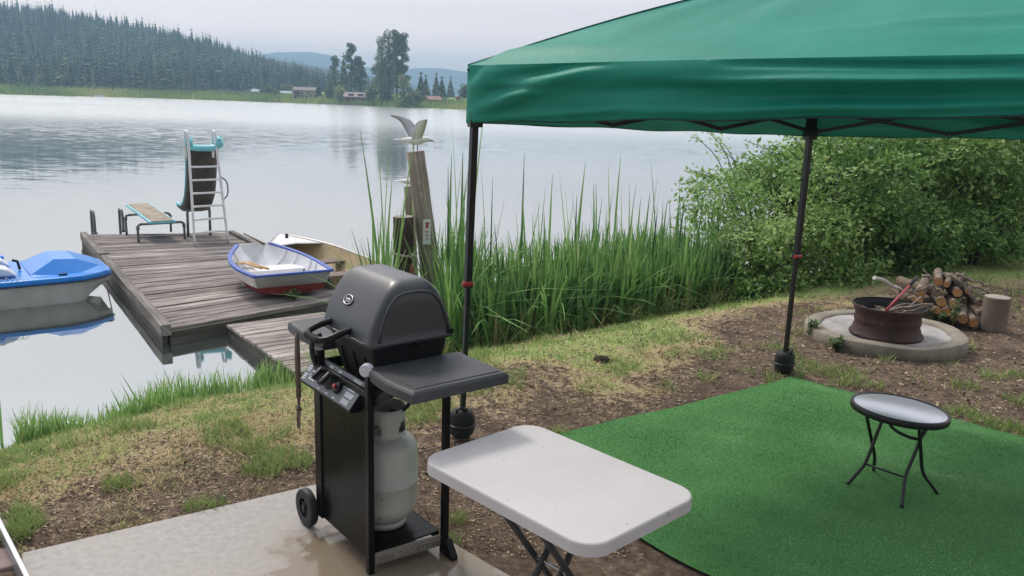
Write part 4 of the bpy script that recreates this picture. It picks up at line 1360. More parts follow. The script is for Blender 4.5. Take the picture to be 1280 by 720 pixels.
# ================================================================== SLIDE, DIVING BOARD, SWIM LADDER
wht = M("white_paint", (0.88, 0.88, 0.88), (0.78, 0.78, 0.78), 0.45, ns=14)
galv = M("grey_pipe", (0.21, 0.215, 0.225), (0.13, 0.13, 0.135), 0.45, 0.4, ns=16)
aqua = M("aqua_paint", (0.26, 0.72, 0.80), (0.20, 0.60, 0.68), 0.4, ns=9)
slund = M("slide_underside", (0.105, 0.085, 0.065), (0.055, 0.045, 0.035), 0.75, ns=6, bump=0.3, bs=40)
s0 = Vector((-5.197, 14.26, DZ))
sl_ = thing("water_slide", "old swimming slide with a white ladder and aqua lip on the dock", "slide", s0)
lx = Vector((0.75, 0.66, 0)) * 0.54; wdir = lx.normalized()          # along ladder width
fwd = Vector((-wdir.y, wdir.x, 0))                                                  # towards the lake
hw = lx.length / 2
cf, cw = Vector((-0.46, 0.89, 0)), Vector((0.89, 0.46, 0))            # the chute runs a little to the right of the ladder
for sg in (-1, 1):
    b0 = wdir * hw * sg * 1.08
    tpp = wdir * hw * sg * 0.88 + fwd * 0.20 + Vector((0, 0, 1.72))
    hoop = [b0 + Vector((0, 0, 0.0)), b0.lerp(tpp, 0.5), b0.lerp(tpp, 0.9), tpp + Vector((0, 0, 0.13)) + fwd * 0.01, tpp + Vector((0, 0, 0.19)) + fwd * 0.06, tpp + Vector((0, 0, 0.16)) + fwd * 0.12, tpp + fwd * 0.155 + Vector((0, 0, -0.12)), tpp + fwd * 0.16 + Vector((0, 0, -0.26))]
    MB().tube(smooth_path(hoop), 0.022, 10).build("ladder_rail", wht, sl_)
for k in range(6):
    t = 0.13 + k * 0.128
    a = (wdir * hw * -1.08).lerp(wdir * hw * -0.88 + fwd * 0.2 + Vector((0, 0, 1.72)), t)
    b_ = (wdir * hw * 1.08).lerp(wdir * hw * 0.88 + fwd * 0.2 + Vector((0, 0, 1.72)), t)
    MB().beam(a, b_, 0.075, 0.028, (0, 0, 1)).build("rung", wht, sl_, bevel=0.006)
# chute: swept U section
cen_ = [(0.20, 1.64), (0.27, 1.67), (0.36, 1.60), (0.44, 1.42), (0.54, 1.08), (0.68, 0.76), (0.88, 0.54), (1.12, 0.43), (1.34, 0.41), (1.46, 0.45)]
lat = [0.0, 0.0, 0.0, -0.01, -0.02, -0.035, -0.055, -0.08, -0.10, -0.11]
cen_ = [Vector((f, z, l)) for (f, z), l in zip(cen_, lat)]
cen_ = smooth_path(cen_, 4)
def chute(dz, wsc, lipz):
    rings = []
    for i, p in enumerate(cen_):
        q = cen_[min(i + 1, len(cen_) - 1)] - cen_[max(i - 1, 0)]
        nn = Vector((-q.y, q.x)).normalized()          # (fwd, z) normal
        if nn.y < 0: nn = -nn
        row = []
        for u, hgt in ((-1.0, 0.13), (-0.97, 0.06), (-0.85, 0.015), (-0.4, 0.0), (0, 0.0), (0.4, 0.0), (0.85, 0.015), (0.97, 0.06), (1.0, 0.13)):
            hh = hgt + dz
            row.append(cw * (u * 0.245 * wsc + p.z) + cf * (p.x + nn.x * hh) + fwd * 0.06 + Vector((0, 0, p.y + nn.y * hh)))
        rings.append(row)
    return rings
R0, R1 = chute(0.0, 1.0, 0), chute(0.012, 0.965, 0)
MB().loft(R1, False, False, closed=False).build("chute_inside", aqua, sl_)
MB().loft(R0, False, False, closed=False).build("chute_underside", slund, sl_)
for sg in (0, -1):
    MB().tube([r[sg] for r in R0], 0.02, 8).build("chute_edge", aqua if sg == 0 else slund, sl_)
lipm = MB().tube([R0[2][k] + Vector((0, 0, -0.035)) for k in range(9)], 0.05, 10)
lipm.build("top_lip", aqua, sl_)
for sg in (0, -1):
    MB().tube([R0[0][sg] + Vector((0, 0, -0.07)), R0[3][sg] + Vector((0, 0, -0.02)), R0[6][sg]], [0.06, 0.065, 0.03], 10).build("lip_horn", aqua, sl_)
MB().tube([R0[-1][k] for k in range(9)], 0.03, 8).build("end_lip", aqua, sl_)
for sg in (-1, 1):
    top_ = cw * (0.19 * sg - 0.06) + cf * 0.92 + fwd * 0.06 + Vector((0, 0, 0.50))
    MB().tube([top_, Vector((top_.x, top_.y, 0.0)) + fwd * 0.02], 0.024, 10).build("support_post", galv, sl_)
MB().tube(smooth_path([wdir * hw * 0.95 + fwd * 0.12 + Vector((0, 0, 1.15)), wdir * (hw + 0.10) + fwd * 0.14 + Vector((0, 0, 1.05)), wdir * (hw + 0.10) + fwd * 0.12 + Vector((0, 0, 0.85)), wdir * hw * 1.0 + fwd * 0.08 + Vector((0, 0, 0.75))]), 0.012, 8).build("side_grip", galv, sl_)

bn = Vector((-6.17, 14.54, DZ))
fax = Vector((-0.60, 0.80, 0)); fsd = Vector((0.80, 0.60, 0))
db = thing("diving_board", "low diving board with a sandy top and aqua edge on a pipe frame", "diving board", bn)
gritm = M("grit_top", (0.47, 0.42, 0.33), (0.27, 0.22, 0.17), 0.9, ns=5, bump=0.4, bs=150)
n0, n1 = fax * -0.12 + Vector((0, 0, 0.335)), fax * 1.62 + Vector((0, 0, 0.44))
MB().beam(n0, n1, 0.43, 0.045, (0, 0, 1)).build("board", aqua, db, bevel=0.01)
MB().beam(n0 + Vector((0, 0, 0.0245)), n1 + Vector((0, 0, 0.0245)) - fax * 0.02, 0.37, 0.006, (0, 0, 1)).build("grip_surface", gritm, db)
for f_, z_ in ((0.0, 0.305), (0.88, 0.355)):
    for sg in (-1, 1):
        c = fax * f_ + fsd * 0.385 * sg
        MB().tube(smooth_path([c, c + Vector((0, 0, z_ - 0.05)), c + Vector((0, 0, z_ - 0.005)) - fsd * 0.045 * sg]), 0.022, 10).build("leg", galv, db)
        MB().tube([c + Vector((0, 0, z_ - 0.09)), c + Vector((0, 0, z_ - 0.03))], 0.030, 10).build("pipe_fitting", galv, db)
    MB().tube([fax * f_ + fsd * 0.345 + Vector((0, 0, z_)), fax * f_ - fsd * 0.345 + Vector((0, 0, z_))], 0.022, 10).build("cross_pipe", galv, db)
MB().tube([fax * 0.0 + fsd * 0.385 + Vector((0, 0, 0.07)), fax * 0.0 - fsd * 0.385 + Vector((0, 0, 0.07))], 0.012, 8).build("cross_pipe", galv, db)

stl = M("dull_steel_rail", (0.26, 0.26, 0.27), (0.15, 0.15, 0.155), 0.35, 0.75, ns=10)
e0 = Vector((-7.58, 14.98, DZ))
swl = thing("swim_ladder", "pair of steel ladder handrails at the dock's far corner", "ladder", e0)
for k in (0.0, 0.46):
    c = fsd * k + Vector((0.02, 0.08 * k, 0))
    MB().tube(smooth_path([c, c + Vector((0, 0, 0.28)), c + fax * 0.05 + Vector((0, 0, 0.39)), c + fax * 0.15 + Vector((0, 0, 0.40)), c + fax * 0.24 + Vector((0, 0, 0.30)), c + fax * 0.27 + Vector((0, 0, -0.6))]), 0.024, 10).build("handrail", stl, swl)
    MB().tube([c + Vector((0, 0, 0.0)), c + Vector((0, 0, 0.03))], 0.045, 12).build("base_flange", stl, swl)
for k in range(2):
    MB().beam(fax * 0.27 + Vector((0, 0, -0.25 - 0.25 * k)), fax * 0.27 + fsd * 0.46 + Vector((0, 0, -0.25 - 0.25 * k)), 0.05, 0.03).build("step", stl, swl)

# ================================================================== DINGHY
whitep = M("boat_white_paint", (0.88, 0.88, 0.90), (0.78, 0.78, 0.80), 0.4, ns=5, speck=(16, 0.74, (0.45, 0.43, 0.40)))
hullp = M("boat_hull_paint", (0.84, 0.84, 0.82), (0.70, 0.70, 0.67), 0.45, ns=4, bump=0.08, bs=30)
redp = M("boat_red_bottom", (0.30, 0.035, 0.03), (0.20, 0.025, 0.022), 0.5, ns=6)
bluep = M("boat_blue_trim", (0.07, 0.14, 0.52), (0.05, 0.10, 0.40), 0.4, ns=8)
oarw = M("oar_wood", (0.60, 0.36, 0.15), (0.48, 0.27, 0.10), 0.4, ns=12)
def smoothpath2(pts, k=3): return smooth_path(pts, k)
dn0 = Vector((-2.86, 10.62, DZ + 0.005))
dax = Vector((-0.545, 0.838, 0))               # stern to bow
dsd = Vector((0.80, 0.60, 0))
DA = atan2(dax.y, dax.x)
dg = thing("dinghy", "small white dinghy with blue gunwale and red bottom on the dock", "rowboat", dn0, DA)
DLn = 1.66
# stations: s, half beam at gunwale, gunwale z, half beam at chine, chine z, keel z
ST = [(0.0, 0.50, 0.335, 0.395, 0.085, 0.035), (0.16, 0.535, 0.325, 0.42, 0.075, 0.018), (0.35, 0.55, 0.325, 0.43, 0.072, 0.01), (0.55, 0.53, 0.34, 0.40, 0.085, 0.01), (0.74, 0.45, 0.37, 0.30, 0.12, 0.03), (0.90, 0.30, 0.41, 0.16, 0.19, 0.075), (1.0, 0.175, 0.435, 0.07, 0.26, 0.15)]
def st_at(s):
    q = [s_[0] for s_ in ST]
    return [float(np.interp(s, q, [t[i] for t in ST])) for i in range(1, 6)]
def smooth_st(s):
    a = st_at(max(0, s - 0.05)); b_ = st_at(s); c = st_at(min(1, s + 0.05))
    return [(x + 2 * y + z) / 4 for x, y, z in zip(a, b_, c)]
def section(s, shrink=0.0, zmin=None):
    hb_, gz, cb_, cz, kz = smooth_st(s)
    x = DLn * s + (0.10 * 0 if s > 0.02 else 0)
    hb_ -= shrink; cb_ -= shrink * 0.9; cz += shrink * 0.7; kz += shrink
    pts = []
    for sg in (1, -1):
        side = [(hb_, gz), (hb_ * 0.75 + cb_ * 0.25 + 0.012, gz * 0.70 + cz * 0.30), (hb_ * 0.4 + cb_ * 0.6 + 0.016, gz * 0.33 + cz * 0.67), (cb_, cz), (cb_ * 0.5, (cz + kz) / 2 - 0.004), (0, kz)]
        if sg == -1: side = side[:-1][::-1]
        pts += [(x, sg * y, z) for y, z in side]
    return pts
NS = 26
outer = [section(k / NS) for k in range(NS + 1)]
inner = [section(k / NS, 0.022) for k in range(NS + 1)]
# stern rake
def rake(rings, base):
    for i, r in enumerate(rings):
        s = i / NS
        for j, (x, y, z) in enumerate(r):
            r[j] = (x - (0.10 * (z - 0.03) / 0.30) * (1 - s) ** 6 + 0.12 * s ** 6 * ((z - 0.2) / 0.25), y, z)
rake(outer, 0); rake(inner, 0)
hull = MB().loft(outer, True, True, closed=False, smooth=True)
ho_ = hull.build("hull", [hullp, redp], dg, solid=0.0)
for p in ho_.data.polygons:
    zc = sum(ho_.data.vertices[i].co.z for i in p.vertices) / len(p.vertices)
    if zc < 0.185 and len(p.vertices) == 4: p.material_index = 1
MB().loft(inner, False, False, closed=False, smooth=True).build("lining", whitep, dg)
# transoms
for rg, rin, nm in ((outer[0], 0.02, "transom"), (outer[-1], -0.02, "bow_transom")):
    m_ = MB()
    n_ = len(rg)
    m_.loft([[Vector(p) for p in rg], [Vector(p) + Vector((rin, 0, 0)) for p in rg]], True, True, smooth=False)
    m_.build(nm, hullp, dg)
m_ = MB()
rg = outer[0]
low = [p for p in rg if p[2] < 0.18]
MB().loft([[Vector(p) + Vector((-0.004, 0, 0)) for p in low], [Vector(p) + Vector((0.0, 0, 0)) for p in low]], True, True, smooth=False).build("transom_boot_stripe", redp, dg)
for j in (0, -1):
    pth = [Vector(r[j]) + Vector((0, 0.006 * (1 if j == 0 else -1), 0.004)) for r in outer[:-1]]
    gm_ = MB()
    for i in range(len(pth) - 1):
        gm_.beam(pth[i], pth[i + 1] + (pth[i + 1] - pth[i]) * 0.02, 0.055, 0.034)
    gm_.build("gunwale", bluep, dg, bevel=0.003)
MB().beam(Vector(outer[0][0]) + Vector((0.0, 0.03, 0.0)), Vector(outer[0][-1]) + Vector((0.0, -0.03, 0.0)), 0.05, 0.030).build("stern_cap", bluep, dg, bevel=0.004)
MB().obox((0.20, 0, 0.185), (0.16, 0, 0), (0, 0.485, 0), (0, 0, 0.012)).build("stern_seat", whitep, dg, bevel=0.004)
MB().obox((0.95, 0, 0.20), (0.17, 0, 0), (0, 0.46, 0), (0, 0, 0.012)).obox((0.79, 0, 0.115), (0.012, 0, 0), (0, 0.42, 0), (0, 0, 0.085)).build("middle_seat", whitep, dg, bevel=0.004)
for s in (0.3, 0.42, 0.66, 0.8):
    for sg in (0, 1):
        sec = section(s, 0.028)
        pts = [sec[0], sec[1], sec[2], sec[3]] if sg == 0 else [sec[-1], sec[-2], sec[-3], sec[-4]]
        rr_ = MB()
        for i in range(3): rr_.beam(pts[i], pts[i + 1], 0.022, 0.014, (1, 0, 0))
        rr_.build("rib", whitep, dg)
def oar(name, p0, p1, lab, ln_b=0.42):
    p0, p1 = Vector(p0), Vector(p1)
    t = thing(name, lab, "oar", p0, 0, "oars in the dinghy")
    d = (p1 - p0); u = d.normalized(); sdv = u.cross(Vector((0, 0, 1))).normalized(); upv_ = sdv.cross(u)
    MB().tube([Vector((0, 0, 0)), d - u * ln_b * 0.8], 0.016, 10).build("shaft", oarw, t)
    rings = []
    for k, (f, wd_, th) in enumerate(((0.8, 0.016, 0.015), (0.6, 0.03, 0.013), (0.35, 0.055, 0.010), (0.1, 0.062, 0.007), (0.0, 0.05, 0.004))):
        c = d - u * ln_b * f
        rings.append([c + sdv * (wd_ * cos(a)) + upv_ * (th * sin(a)) for a in [2 * pi * q / 12 for q in range(12)]])
    MB().loft(rings).build("blade", oarw, t)
DM = Matrix.Translation(dn0) @ Matrix.Rotation(DA, 4, "Z")
oar("oar", DM @ Vector((0.26, 0.30, 0.36)), DM @ Vector((1.28, 0.33, 0.27)), "wooden oar lying inside the dinghy along its left side, nearest the gunwale")
oar("oar", DM @ Vector((0.28, 0.21, 0.34)), DM @ Vector((1.25, 0.235, 0.265)), "wooden oar lying inside the dinghy beside the other, toward the seats")
rg3 = MB().loft([[(0.02 * q + 0.07 * cos(a) * (1 + 0.2 * sin(3 * a)), 0.06 * sin(a), zz) for a in [2 * pi * k / 14 for k in range(14)]] for q, zz in ((0, 0.0), (0.2, 0.025), (0.1, 0.035))])
ro_ = rg3.build("rag", M("pink_cloth", (0.75, 0.24, 0.25), (0.72, 0.45, 0.44), 0.85, ns=30), None)
ro_.location = DM @ Vector((0.20, -0.10, 0.198)); tag(ro_, "crumpled pink rag on the dinghy's stern seat", "rag")

# ================================================================== TAN ROWBOAT BEHIND
tan1 = M("tan_boat_paint", (0.60, 0.47, 0.27), (0.48, 0.37, 0.21), 0.55, ns=3, bump=0.1, bs=30)
tan2 = M("tan_boat_outer", (0.42, 0.38, 0.31), (0.3, 0.27, 0.22), 0.5, ns=3)
rb0 = Vector((-2.05, 11.45, WATER - 0.07))
rbx = Vector((-0.593, 0.805, 0)); RA = atan2(rbx.y, rbx.x)
rb = thing("rowboat", "tan old rowboat with a white bow deck moored behind the dinghy", "rowboat", rb0, RA)
RL = 3.15
SR = [(0.0, 0.50, 0.42, 0.40, 0.05, 0.0), (0.25, 0.60, 0.39, 0.47, 0.04, -0.02), (0.5, 0.62, 0.39, 0.48, 0.04, -0.03), (0.75, 0.54, 0.42, 0.36, 0.08, 0.0), (0.92, 0.30, 0.46, 0.14, 0.18, 0.06), (1.0, 0.06, 0.49, 0.02, 0.30, 0.2)]
def rsec(s, sh=0.0):
    q = [t[0] for t in SR]
    f = lambda i: float(np.mean([np.interp(min(1, max(0, s + o)), q, [t[i] for t in SR]) for o in (-0.06, 0, 0.06)])) if s < 0.95 else float(np.interp(s, q, [t[i] for t in SR]))
    hb_, gz, cb_, cz, kz = [f(i) for i in range(1, 6)]
    hb_ = max(0.006, hb_ - sh); cb_ = max(0.004, cb_ - sh); cz += sh; kz += sh
    return [(RL * s, sg * y, z) for sg, arr in ((1, [(hb_, gz), ((hb_ + cb_) / 2 + 0.02, (gz + cz) / 2), (cb_, cz), (0, kz)]), (-1, [(cb_, cz), ((hb_ + cb_) / 2 + 0.02, (gz + cz) / 2), (hb_, gz)])) for y, z in arr]
ro1 = [rsec(k / 24) for k in range(25)]; ri1 = [rsec(k / 24, 0.025) for k in range(25)]
MB().loft(ro1, True, True, closed=False).build("hull", tan2, rb)
MB().loft(ri1, True, False, closed=False).build("lining", tan1, rb)
for j in (0, -1):
    MB().tube([Vector(r[j]) for r in ro1], 0.022, 8).build("gunwale", M("aluminium_trim", (0.55, 0.53, 0.48), None, 0.4, 0.5), rb)
MB().loft([[ro1[k][0], (RL * k / 24, 0, ro1[k][0][2] + 0.03), ro1[k][-1]] for k in range(19, 25)], False, False, closed=False).build("bow_deck", whitep, rb, solid=0.012)
for s in (0.28, 0.6):
    MB().obox((RL * s, 0, 0.24), (0.13, 0, 0), (0, 0.56, 0), (0, 0, 0.015)).build("seat", M("old_seat_wood", (0.25, 0.19, 0.15), (0.15, 0.11, 0.09), 0.8, ns=12), rb, bevel=0.004)
MB().tube([(RL * 0.92, 0.0, 0.49), (RL * 0.92, 0, 0.56)], [0.03, 0.02], 8).build("bow_cleat", black, rb)
op0, op1 = DP(305, 292, 12.6), DP(330, 305, 11.9)
oo = thing("spare_oar", "thin weathered oar shaft sticking up beyond the dinghy's bow", "oar", op1)
MB().tube([Vector((0, 0, 0)), (op0 - op1)], [0.02, 0.014], 8).build("shaft", fwood, oo)

# ================================================================== PEDAL BOAT
blu = M("pedal_boat_blue", (0.010, 0.27, 0.82), (0.008, 0.23, 0.74), 0.3, ns=4, coat=0.3)
hul = M("pedal_boat_hull", (0.50, 0.49, 0.46), (0.40, 0.39, 0.36), 0.4, ns=4)
pwh = M("pedal_boat_white", (0.78, 0.79, 0.82), (0.68, 0.69, 0.72), 0.35, ns=6)
pb0 = Vector((-5.30, 10.98, WATER))
pdx = Vector((0.80, 0.60, 0)); PA = atan2(pdx.y, pdx.x)
pb = thing("pedal_boat", "blue and white pedal boat nosed against the dock's left side", "pedal boat", pb0, PA)
# local x toward the bow (0 at bow tip, negative astern), y to port (left/back)
HWp = 0.74
def plan(x):        # half width of the deck at x
    t = min(1, max(0, -x / 0.55))
    return 0.40 + (HWp - 0.40) * (1 - (1 - t) ** 2)
XS = [0.0, -0.06, -0.2, -0.4, -0.6, -1.0, -1.5, -2.0, -2.6]
CY = HWp - 0.03
def pring(x, wsc, z): return None
rings = []
for x in XS:
    wq = plan(x)
    rings.append([(x, CY - 0.0 - wq, 0.36), (x, CY - wq, 0.285), (x, CY + wq, 0.285), (x, CY + wq, 0.36)])
dm = MB().loft(rings, True, True, smooth=False)
dm.build("deck", blu, pb, bevel=0.02)
rings = []
for x in XS:
    wq = plan(x) - 0.02
    k = max(0.0, 1 + x / 0.5)
    zb_ = -0.12 + 0.36 * k ** 1.5
    rings.append([(x - 0.02, CY - wq, 0.283), (x - 0.02, CY - wq + 0.01, 0.20), (x - 0.03 - 0.15 * k, CY - wq + 0.05, zb_), (x - 0.03 - 0.15 * k, CY + wq - 0.05, zb_), (x - 0.02, CY + wq - 0.01, 0.20), (x - 0.02, CY + wq, 0.283)])
MB().loft(rings, True, True, smooth=False).build("hull", hul, pb, bevel=0.01)
MB().tube([(x, CY - plan(x) - 0.004, 0.285) for x in XS], 0.012, 8).build("rub_strip", M("dark_blue_trim", (0.015, 0.04, 0.12), None, 0.5), pb)
hood = [(-0.03, 0.40, 0.362, 0.0), (-0.14, 0.42, 0.415, 0.04), (-0.42, 0.44, 0.520, 0.10), (-0.68, 0.44, 0.535, 0.10), (-0.98, 0.50, 0.372, 0.03)]
rings = []
for x, hw_, z, ins in hood:
    rings.append([(x, CY - hw_ - 0.10, 0.355), (x, CY - hw_ + ins, z), (x, CY + hw_ - ins, z), (x, CY + hw_ + 0.10, 0.355)])
hdm = MB().loft(rings, True, True, smooth=False, closed=False)
hdm.build("hood", blu, pb, bevel=0.03, seg=3)
sw = MB().loft([[(-1.05 - x, CY - 0.62 + w_, z) for x, z in ((0.0, 0.37), (0.52, 0.37), (0.50, 0.40), (0.05, 0.40))] for w_ in (0.0, 0.05)], smooth=False)
MB().beam((-2.6, CY - HWp + 0.05, 0.40), (-1.35, CY - HWp + 0.05, 0.385), 0.08, 0.09).build("side_coaming", blu, pb, bevel=0.02)
MB().beam((-2.6, CY + HWp - 0.05, 0.42), (-1.15, CY + HWp - 0.05, 0.40), 0.08, 0.11).build("side_coaming", blu, pb, bevel=0.02)
for yq, in ((CY - 0.36,), (CY + 0.36,)):
    seat = [(-1.12, 0.385), (-1.22, 0.47), (-1.36, 0.515), (-1.58, 0.49), (-1.72, 0.55), (-1.88, 0.78), (-1.95, 0.78), (-1.86, 0.52), (-1.70, 0.40)]
    MB().loft([[(x, yq - 0.17 * s, z) for x, z in seat] for s in (-1, -0.8, 0.8, 1)], smooth=False).build("seat", pwh, pb, bevel=0.02)
MB().tube([(-1.04, CY, 0.37), (-1.06, CY, 0.48), (-1.12, CY, 0.50)], 0.018, 8).build("steering_lever", black, pb)
MB().obox((-0.62, CY - 0.60, 0.372), (0.05, 0, 0), (0, 0.02, 0), (0, 0, 0.010)).build("cleat", black, pb, bevel=0.004)
scr = MB()
sx0 = -1.50
pts = []
for k in range(46):
    t = k / 45
    pts.append((sx0 + 0.40 * t + 0.018 * sin(t * 40), CY - HWp - 0.008, 0.375 + 0.022 * cos(t * 40 + 0.6) + (0.028 if 0.02 < t < 0.12 or 0.55 < t < 0.62 else 0)))
scr.tube(pts, 0.0045, 6)
scr.build("script_lettering", pwh, pb)

# mooring line from pedal boat to dock
m0, m1 = pb0 + Vector((-0.2, 0.25, 0.37)), jn + oL + Vector((0, 0, 0.055))
ml = MB().tube([m0.lerp(m1, k / 10) - Vector((0, 0, 0.05 * sin(pi * k / 10))) for k in range(11)], 0.008, 6)
tag(ml.build("mooring_line", M("old_rope", (0.3, 0.26, 0.2), (0.2, 0.17, 0.13), 0.9, ns=60)), "thin mooring rope between the pedal boat's bow and the dock", "rope")

# ================================================================== MOORING POSTS AND GULL
pwood = M_wood("grey_post_wood", (0.19, 0.155, 0.125), (0.36, 0.305, 0.25), (0.50, 0.44, 0.375), 0.85, 0.8, 0.3, 1.2, 28)
dwood = M_wood("creosoted_post", (0.035, 0.023, 0.018), (0.075, 0.048, 0.038), (0.13, 0.09, 0.07), 0.75, 0.7, 0.3, 1.2, 26)
def post(name, lab, b_, t_, r0, r1, mat_, capm):
    b_, t_ = Vector(b_), Vector(t_)
    o = thing(name, lab, "post", b_, 0, "mooring posts in the reeds")
    nq = 12
    pts = [(t_ - b_) * (k / nq) for k in range(nq + 1)]
    MB().tube(pts, [(r0 + (r1 - r0) * k / nq) * (1 + 0.03 * sin(k * 2.1)) for k in range(nq + 1)], 20, True, True, 0.5, 5, 0.03).build("shaft", mat_, o)
    d = (t_ - b_).normalized()
    MB().tube([(t_ - b_) + d * 0.001, (t_ - b_) + d * 0.006], [r1 * 0.99, r1 * 0.93], 20).build("cut_top", capm, o)
    return o
capm = M("sun_bleached_end_grain", (0.42, 0.37, 0.31), (0.28, 0.24, 0.2), 0.9, ns=40)
tall = post("mooring_post", "tall leaning grey post with a gull on top, tallest of the three", DP(547, 410, 9.3), DP(519.5, 190, 9.3), 0.118, 0.098, pwood, capm)
post("mooring_post", "short dark brown post with a flat pale top in front of the tall one", DP(506, 405, 9.15), DP(504, 271, 9.15), 0.113, 0.112, dwood, capm)
thin = post("mooring_post", "thin grey post half hidden behind the tall one", DP(520, 405, 9.55), DP(511, 234, 9.55), 0.055, 0.055, pwood, capm)
ropem = M("pale_rope", (0.50, 0.46, 0.38), (0.36, 0.33, 0.27), 0.9, ns=60, bump=0.6, bs=120)
rp = thing("rope_coil", "pale rope wound many times round the posts' foot", "rope", DP(523, 352, 9.25))
for k in range(7):
    zz = -0.20 + 0.030 * k
    ring = [(0.215 * cos(a) + 0.012 * k / 7, 0.20 * sin(a), zz + 0.045 * sin(a + 2.6) - 0.05 * cos(a)) for a in [2 * pi * q / 36 for q in range(37)]]
    MB().tube(ring, 0.015, 8, False).build("rope_turn", ropem, rp)
c_ = DP(504, 317, 9.15)
tr = thing("tie_rope", "single rope loop tied round the short dark post", "rope", c_)
MB().tube([(0.125 * cos(a), 0.125 * sin(a), 0.012 * sin(a * 2)) for a in [2 * pi * q / 30 for q in range(31)]], 0.013, 8, False).build("loop", ropem, tr)
MB().tube(smooth_path([(0.10, -0.08, 0), (0.13, -0.10, -0.05), (0.12, -0.09, -0.14), (0.15, -0.10, -0.20)]), 0.011, 8).build("tail", ropem, tr)
MB().tube([(0.10, -0.09, -0.02), (0.13, -0.11, 0.015)], 0.028, 8).build("knot", ropem, tr)
rsx = DP(515, 330, 9.1)
rs = MB()
for k in range(5):
    rs.tube(smooth_path([(0.008 * k, -0.04, 0.02), (0.01 * k - 0.015, -0.05, -0.04), (0.012 * k - 0.01, -0.05, -0.09 - 0.008 * k)]), 0.006, 6)
rso = rs.build("orange_twine", M("orange_twine_fibre", (0.45, 0.15, 0.09), (0.32, 0.12, 0.08), 0.9, ns=40)); rso.location = rsx
tag(rso, "frayed orange twine hanging between the short post and the tall post", "twine")
sgp = DP(533.5, 290, 9.16)
sg_ = thing("small_sign", "narrow white sign with red marks nailed to the tall post", "sign", sgp, 0.1)
MB().box(-0.042, 0.042, -0.004, 0.004, -0.14, 0.14).build("plate", pwh, sg_, bevel=0.002)
pr_ = MB()
for cx, cz, wx, wz in ((0.0, 0.075, 0.014, 0.032), (0.012, 0.095, 0.018, 0.008), (0.010, 0.060, 0.016, 0.006), (-0.008, 0.005, 0.008, 0.010), (0.012, 0.003, 0.006, 0.009), (-0.006, -0.035, 0.010, 0.007), (0.012, -0.038, 0.006, 0.008), (0.002, -0.075, 0.012, 0.006)):
    pr_.box(cx - wx, cx + wx, -0.0052, -0.0042, cz - wz, cz + wz)
pr_.build("red_print", M("sign_red", (0.65, 0.09, 0.10), None, 0.6), sg_)
# gull ornament: one body surface, wings, tail, legs
gulw = M("gull_white", (0.93, 0.92, 0.90), (0.80, 0.79, 0.77), 0.6, ns=14)
gulg = M("gull_grey", (0.52, 0.53, 0.57), (0.36, 0.37, 0.41), 0.6, ns=14)
def gull(name, lab, at, sc, wings, cat="bird"):
    o = thing(name, lab, cat, at)
    S = sc * 1.12
    prof = [(-0.19, 0.012, 0.02, 0.005), (-0.15, 0.03, 0.025, 0.004), (-0.08, 0.05, 0.045, 0.0), (0.0, 0.062, 0.055, -0.003), (0.06, 0.054, 0.052, 0.004), (0.10, 0.040, 0.040, 0.016), (0.13, 0.034, 0.034, 0.022), (0.16, 0.031, 0.031, 0.018), (0.185, 0.018, 0.018, 0.012)]
    rings = [[(x * S, ry * S * cos(a), (zc + rz * sin(a)) * S + 0.13 * S) for a in [2 * pi * k / 16 for k in range(16)]] for x, ry, rz, zc in prof]
    MB().loft(rings).build("body", gulw, o, sub=1)
    MB().tube([(0.18 * S, 0, 0.142 * S), (0.215 * S, 0, 0.134 * S), (0.232 * S, 0, 0.126 * S)], [0.012 * S, 0.008 * S, 0.002 * S], 8).build("beak", M("beak_dark", (0.12, 0.10, 0.07), None, 0.5), o)
    for sg in (-1, 1):
        MB().tube([(0.152 * S, sg * 0.024 * S, 0.158 * S), (0.152 * S, sg * 0.031 * S, 0.160 * S)], 0.006 * S, 8).build("eye", black, o)
        MB().tube([(0.0 + 0.02 * sg * S, sg * 0.025 * S, -0.002), (0.0 + 0.02 * sg * S, sg * 0.025 * S, 0.09 * S)], 0.006 * S, 8).build("leg", fwood, o)
    MB().loft([[(-0.16 * S, -0.02 * S, 0.14 * S), (-0.16 * S, 0.02 * S, 0.14 * S), (-0.16 * S, 0.02 * S, 0.128 * S), (-0.16 * S, -0.02 * S, 0.128 * S)], [(-0.27 * S, -0.05 * S, 0.145 * S), (-0.27 * S, 0.05 * S, 0.145 * S), (-0.27 * S, 0.05 * S, 0.139 * S), (-0.27 * S, -0.05 * S, 0.139 * S)]], smooth=False).build("tail", gulw, o)
    for spine, chord, mt_ in wings:
        rings = []
        sp_ = smooth_path(spine, 3)
        for i, p in enumerate(sp_):
            t = i / (len(sp_) - 1)
            c = float(np.interp(t, [0, 0.35, 0.7, 0.92, 1], chord)) * S
            q = sp_[min(i + 1, len(sp_) - 1)] - sp_[max(i - 1, 0)]
            cv_ = Vector((1, 0, 0.15)); nn = q.cross(cv_).normalized() * (0.006 * S)
            rings.append([p * S + cv_ * c * 0.45 + nn * 0.3, p * S + nn, p * S - cv_ * c * 0.6, p * S - nn * 0.6])
        MB().loft(rings, smooth=True).build("wing", mt_, o)
    return o
gtop = DP(519.5, 189.5, 9.3)
gull("gull_figure", "white gull figure with raised wings standing on the tallest post", gtop + Vector((0.0, 0, 0.004)), 0.78,
     [([(0.03, -0.04, 0.16), (0.06, -0.12, 0.25), (0.10, -0.16, 0.36), (0.13, -0.18, 0.40)], [0.13, 0.15, 0.13, 0.08, 0.02], gulw),
      ([(0.0, 0.04, 0.16), (-0.07, 0.12, 0.28), (-0.16, 0.16, 0.38), (-0.33, 0.18, 0.44)], [0.13, 0.14, 0.12, 0.09, 0.02], gulg)])
